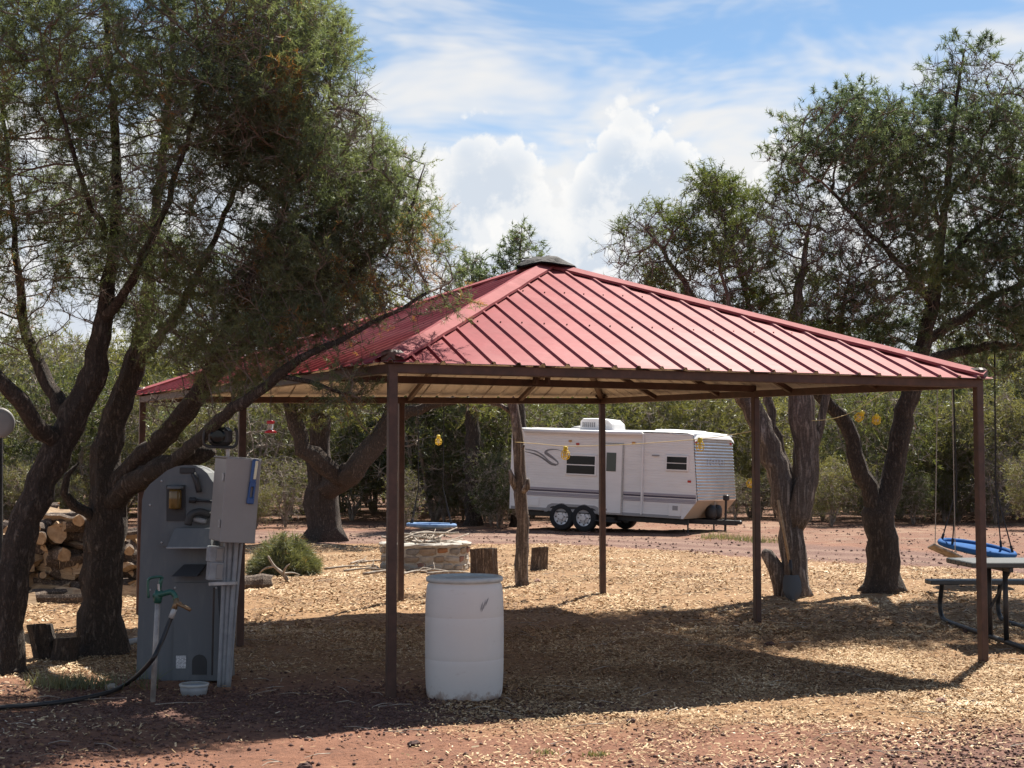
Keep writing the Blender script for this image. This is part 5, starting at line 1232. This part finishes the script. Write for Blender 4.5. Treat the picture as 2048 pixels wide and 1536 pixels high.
# ------------------------------------------------------------------ picnic table
M_TOP = material('dark_green_plastic_board', lambda g: g.pbr(g.ramp(g.noise(g.map(g.obj(), (1, 8, 8)), 6, 3), (.3, (.035, .042, .045)), (.7, (.065, .074, .078))), .4))
def build_table():
    root = thing('picnic_table', (4.97, 14.2, ground_z(4.97, 14.2)), 'dark picnic table with tubular legs at the right edge', 'picnic table')
    def slab(name, x0, x1, y0, y1, z, th):
        n = max(1, round((y1-y0)/.155))
        for i in range(n):
            w = (y1-y0)/n; MB().box(((x0+x1)/2, y0+(i+.5)*w, z-th/2), (x1-x0, w-.008, th), None, 0, .008).obj(name, M_TOP, root)
    slab('top_board', -.76, .80, -.85, -.05, .77, .05)
    slab('bench_board', -.55, .58, 1.18, 1.44, .46, .05)
    slab('bench_board', -.55, .58, -2.35, -2.09, .46, .05)
    for x in (-.40, .22):
        for y in (-.22, -.68): MB().tube([(x, y, .72), (x, y, .04)], .024, 10).obj('leg', M_BLACK, root, smooth=True)
        MB().bar((x, -.85, .70), (x, -.05, .70), .04).obj('top_bearer', M_BLACK, root)
        MB().tube(bez([(x, 1.31, .42), (x, 1.36, .30), (x, 1.40, .18), (x, 1.34, .07), (x, 1.15, .035), (x, .4, .032), (x, -.45, .032), (x, -1.6, .032), (x, -2.05, .035), (x, -2.26, .07), (x, -2.30, .2), (x, -2.22, .42)], 5), .024, 10).obj('foot_frame', M_BLACK, root, smooth=True)
        MB().tube([(x, -.24, .30), (x+.22, -.26, .71)], .014, 8).obj('brace', M_BLACK, root)
build_table()

# ------------------------------------------------------------------ shovel
def build_shovel():
    Y = 17.45; top = at(1556, 1000, Y); sock = at(1580, 1130, Y-.12); tip = at(1586, 1196, Y-.2); tip.z = ground_z(tip.x, tip.y)+.0
    root = thing('shovel', tip, 'shovel with wooden handle and dark blade leaning on the juniper', 'shovel'); o = tip
    MB().tube([top, sock], .017, 10).obj('handle', M_CUT, root, origin=o, smooth=True)
    MB().tube([sock+Vector((0, .01, .06)), at(1583, 1152, Y-.15)], [.021, .024], 10).obj('socket', M_BLACK, root, origin=o, smooth=True)
    d = (tip - at(1583, 1150, Y-.15)); s = Vector((1, 0, 0)); b = at(1583, 1150, Y-.15); vs = []
    for f, w in ((0, .085), (.25, .11), (.6, .11), (.85, .08), (1, .02)):
        for k in range(5):
            u = k/4*2-1; vs.append(b+d*f+s*(u*w)+Vector((0, .03*(u*u)-.03, 0)))
    fs = [(i*5+j, i*5+j+1, i*5+6+j, i*5+5+j) for i in range(4) for j in range(4)]; n = len(vs)
    MB().add(vs+[v+Vector((0, .004, 0)) for v in vs], fs+[tuple(n+q for q in f[::-1]) for f in fs]).obj('blade', M_BLADE, root, origin=o, smooth=True)
M_BLADE = material('dark_steel_blade', lambda g: g.pbr((.07, .075, .085), .5, None, .4))
build_shovel()

# ------------------------------------------------------------------ yellow caged work-light string
M_YEL = material('yellow_plastic', lambda g: g.pbr((.80, .58, .04), .4))
M_CORD = material('pale_yellow_cord', lambda g: g.pbr((.70, .56, .26), .6))
M_BULB = material('frosted_bulb', lambda g: g.pbr((.75, .70, .58), .2))
def string_lights():
    def cord(pts, label):
        P = bez(pts, 8); o = P[0]; tag(MB().tube(P, .004, 6).obj('light_cord', M_CORD, None, origin=o, smooth=True), label, 'cord')
    cord([at(1030, 884, 18.85), at(1080, 888, 18.6), at(1131, 892, 18.4), at(1210, 891, 18.2), at(1300, 886, 18.0), at(1400, 878, 17.8), at(1455, 871, 17.75), at(1505, 862, 17.7)], 'yellow light cord sagging between slim trunk and juniper')
    cord([at(1612, 842, 17.65), at(1660, 838, 17.7), at(1700, 826, 17.8), at(1735, 806, 17.9), at(1770, 785, 18.0), at(1815, 778, 18.15)], 'yellow light cord strung from juniper to tall pinyon')
    def lamp(px, py, Y, rot, label):
        c = at(px, py, Y); root = thing('cage_lamp', c, label, 'lamp', 'yellow cage lamps on the cord'); root.rotation_euler = rot
        MB().lathe([(.012, .085), (.028, .08), (.03, .04), (.026, .025)], 12).obj('socket', M_YEL, root, smooth=True)
        MB().lathe([(.012, .03), (.024, .0), (.028, -.03), (.018, -.055), (.004, -.062)], 14).obj('bulb', M_BULB, root, smooth=True)
        for k in range(6):
            a = 2*PI*k/6; MB().tube(bez([(.03*math.cos(a), .03*math.sin(a), .035), (.052*math.cos(a), .052*math.sin(a), -.01), (.046*math.cos(a), .046*math.sin(a), -.06), (.012*math.cos(a), .012*math.sin(a), -.085)], 4), .0055, 5).obj('cage_wire', M_YEL, root, smooth=True)
        for z, r in ((.0, .052), (-.045, .049)): MB().tube([(r*math.cos(t), r*math.sin(t), z) for t in [2*PI*i/14 for i in range(15)]], .005, 5, 0, False).obj('cage_ring', M_YEL, root, smooth=True)
    lamp(1131, 906, 18.4, (0, 0, 0), 'yellow cage lamp in front of the trailer window')
    lamp(1400, 889, 17.8, (0, 0, .4), 'yellow cage lamp in front of the trailer nose')
    lamp(1503, 965, 17.3, (1.2, .3, 0), 'yellow cage lamp low beside the brown mid post')
    lamp(1720, 832, 17.75, (.9, .5, 0), 'small yellow cage lamp left of a pair in the tall pinyon')
    lamp(1753, 838, 17.7, (1.0, -.3, 0), 'yellow cage lamp right of a pair before the tall pinyon trunk')
    lamp(877, 880, 24.0, (.2, 0, 0), 'faint yellow cage lamp hanging between the far swing straps')
string_lights()

# ------------------------------------------------------------------ ground litter
def scatter():
    rs = np.random.RandomState(21)
    def pts(n, y0, y1, marg=1.12, pw=1.0):
        Y = (y0**(2-pw) + rs.rand(n)*(y1**(2-pw)-y0**(2-pw)))**(1/(2-pw)); X = (rs.rand(n)*2-1)*Y*1024/F_PX*marg; return X, Y
    def bedmask(X, Y):
        e = (vnoise(X*1.1, Y*1.1, 7)-.5)*2.0 + (vnoise(X*3, Y*3, 8)-.5)*1.0
        near = np.clip((Y+e*.5-8.2)/1.9, .22, 1); r = Y + np.maximum(X-.5, 0)*1.3 + e*.7; far = np.clip((31-r)/1.0, 0, 1)
        soil = np.clip((-.2-(X+e*.5))/1.1, 0, 1)*np.clip((12.4-Y)/1.1, 0, 1); corner = np.clip((X*.55-Y+e*.5+7.9)/1.2, 0, 1)
        patch = np.clip((vnoise(X*.9+3, Y*.9, 12)*.7+vnoise(X*2.6, Y*2.6, 13)*.3-.3)/.22, .25, 1)
        return near*far*(1-.80*soil)*(1-.72*corner)*patch
    def lay(n, y0, y1, L, W, pw):
        X, Y = pts(n, y0, y1, 1.12, pw); k = rs.rand(n) < bedmask(X, Y); X, Y = X[k], Y[k]; n = len(X); Z = terrain(X, Y)
        a = rs.rand(n)*6.283; l = L*(.4+rs.rand(n)**2*1.3); w = W*(.5+rs.rand(n)); tz = rs.randn(n)*.25; tw = rs.randn(n)*.35
        ux, uy = np.cos(a), np.sin(a); d = np.stack([ux, uy, tz], -1)*l[:, None]/2; s = np.stack([-uy, ux, tw], -1)*w[:, None]/2
        c = np.stack([X, Y, Z+.006+rs.rand(n)*.012], -1); V = np.stack([c-d-s*.8, c+d-s, c+d*.92+s, c-d+s], 1)
        tint = np.clip(.47+.18*rs.randn(n)+(vnoise(X*1.6, Y*1.6, 15)-.5)*.6, 0, 1); return V.reshape(-1, 3), tint
    A = [lay(230000, 7.4, 15, .028, .0078, .6), lay(130000, 14.5, 30, .046, .0135, .8)]
    V = np.concatenate([q[0] for q in A]); T = np.concatenate([q[1] for q in A])
    tag(link('wood_chips', fast_mesh('wood_chips', V, np.arange(len(V)).reshape(-1, 4), M_CHIP, T)), 'tan wood chips spread over the ground under the gazebo', 'wood chips', kind='stuff')
    # cinder gravel
    def stones(n, cond, y0, y1, size, pw=.4):
        X, Y = pts(n, y0, y1, 1.12, pw); k = rs.rand(n) < cond(X, Y); X, Y = X[k], Y[k]; n = len(X)
        O = np.array([(1, 0, 0), (0, 1, 0), (-1, 0, 0), (0, -1, 0), (0, 0, .8), (0, 0, -.6)]); s = size*(.4+1.3*rs.rand(n)**3)
        Vv = O[None]*s[:, None, None]*(1+.35*rs.randn(n, 6, 1)*.7); a = rs.rand(n)*6.28; ca, sa = np.cos(a)[:, None], np.sin(a)[:, None]
        Vx = Vv[..., 0]*ca-Vv[..., 1]*sa; Vy = Vv[..., 0]*sa+Vv[..., 1]*ca
        Vv = np.stack([Vx+X[:, None], Vy+Y[:, None], Vv[..., 2]+(terrain(X, Y)+s*.25)[:, None]], -1)
        F = np.array([(0, 1, 4), (1, 2, 4), (2, 3, 4), (3, 0, 4), (1, 0, 5), (2, 1, 5), (3, 2, 5), (0, 3, 5)]); F = (np.arange(n)[:, None, None]*6+F[None]).reshape(-1, 3)
        return Vv.reshape(-1, 3), F, np.repeat(np.clip(.4+.3*rs.randn(n), 0, 1), 8)
    def cc(X, Y):
        e = (vnoise(X*1.1, Y*1.1, 7)-.5)*2.0
        corner = np.clip((X*.55-Y+e*.5+7.8)/1.0, 0, 1); heap = np.clip(1.5-np.sqrt((X+1.4)**2*.35+(Y-10.2)**2*1.6)-.3*e, 0, 1); left = np.clip((-1.4-X)/.8, 0, 1)*np.clip((11.6-Y)/.8, 0, 1)*.4
        return np.clip(np.maximum(np.maximum(corner, heap), left), .05, 1)
    V, F, T = stones(60000, cc, 7.4, 12.2, .011)
    def cr(X, Y): r = Y + np.maximum(X-.5, 0)*1.3; return np.clip((r-29.8)/1.2, 0, 1)*np.clip((vnoise(X*.7, Y*.7, 33)-.15)/.5, .1, 1)
    V2, F2, T2 = stones(13000, cr, 21, 48, .022, 1.0)
    F = np.concatenate([F, F2+len(V)]); V = np.concatenate([V, V2]); T = np.concatenate([T, T2])
    tag(link('cinder_gravel', fast_mesh('cinder_gravel', V, F, M_CINDER, T)), 'dark red cinder gravel strewn over the near ground', 'gravel', kind='stuff')
    # fallen twigs
    n = 380; X, Y = pts(n, 7.6, 24, 1.05, .6); mb = MB()
    for x, y in zip(X, Y):
        a = rs.rand()*6.28; l = .06+.16*rs.rand()**2; z = float(terrain(np.array([x]), np.array([y]))[0])+.012
        d = Vector((math.cos(a), math.sin(a), .0))*l; p = Vector((x, y, z)); mb.tube([p-d, p+Vector((.012*rs.randn(), .012*rs.randn(), .01)), p+d], [.0032, .003, .0015], 4)
    tag(mb.obj('twig_litter', M_STICK), 'small fallen twigs strewn over the wood chips', 'twigs', kind='stuff')
    # single rocks
    def rock(px, py, r, label, mat, k):
        b = gp(px, py); b.z = float(terrain(np.array([b.x]), np.array([b.y]))[0]); q = np.random.RandomState(k); m = MB(); m.box((0, 0, r*.35), (2*r, 1.5*r, 1.1*r), None, 0, r*.35)
        m.v = [(x*(1+.15*q.randn()), y*(1+.15*q.randn()), z*(1+.12*q.randn())) for x, y, z in m.v]
        o = m.obj('rock', mat, None, loc=b); o.rotation_euler = (0, 0, q.rand()*3); tag(o, label, 'rock')
    rock(1883, 1416, .042, 'reddish rock below the right post shadow', M_STONE[2], 1)
    rock(1946, 1410, .025, 'small dark rock right of the reddish rock', M_CINDER2, 2)
    rock(1262, 1448, .028, 'flat dark stone in front of the roof shadow', M_CINDER2, 3)
    rock(828, 1490, .035, 'dark cinder lump on the red soil below the drum', M_CINDER2, 4)
    rock(610, 1532, .04, 'dark lump at the bottom edge of the red soil', M_CINDER2, 5)
    rock(222, 1376, .045, 'pale stone beside the black hose', M_STONE[3], 6)
    rock(172, 1340, .022, 'tiny white stone near the broad pinyon foot', M_STONE[3], 7)
    rock(1540, 1290, .04, 'dark clod on the edge of the roof shadow', M_CINDER2, 8)
    rock(1934, 1262, .04, 'dark clod in the dappled shade by the picnic table', M_CINDER2, 9)
    rock(1075, 1162, .05, 'reddish stone right of the slim trunk foot', M_STONE[2], 10)
    # weeds
    def weed(px, py, n, h, sp, label, mat, W=.006):
        b = gp(px, py); root = thing('weed', b, label, 'plant'); q = np.random.RandomState(int(px)); P = q.randn(n, 3)*np.array((sp, sp*.6, .0)); P[:, 2] = .0; D = np.stack([q.randn(n)*.35, q.randn(n)*.35, np.ones(n)], -1)
        link('leaves', needle_mesh('leaves', P, D, 2, h, W, .25, mat, q, np.clip(.55+.15*q.randn(n), 0, .8), h*.5), root)
    weed(150, 1374, 420, .11, .16, 'yellow-green low weed left of the hydrant', M_BRUSH)
    weed(292, 1376, 16, .22, .03, 'thin grass tuft growing beside the standpipe', M_JLEAF, .006)
    weed(1192, 1512, 60, .03, .04, 'tiny green sprout at the bottom edge near the middle', M_BRUSH)
    weed(1092, 1508, 40, .03, .04, 'tiny green sprout left of the other at the bottom', M_BRUSH)
    for k, px in enumerate((1430, 1462, 1492, 1530)):
        weed(px, 1078 + 3*k, 90, .16, .2, ('short dry grass below the trailer coupler', 'short green grass right of the trailer coupler', 'short grass clump behind the brown mid post', 'short grass clump left of the juniper')[k], M_BRUSH, .012)
M_CINDER2 = material('cinder_lump', lambda g: g.pbr(g.ramp(g.noise(g.obj(), 40, 4), (.3, (.04, .02, .018)), (.7, (.11, .06, .05))), .95, g.bump(g.noise(g.obj(), 60, 3), .6, .008)))
scatter()
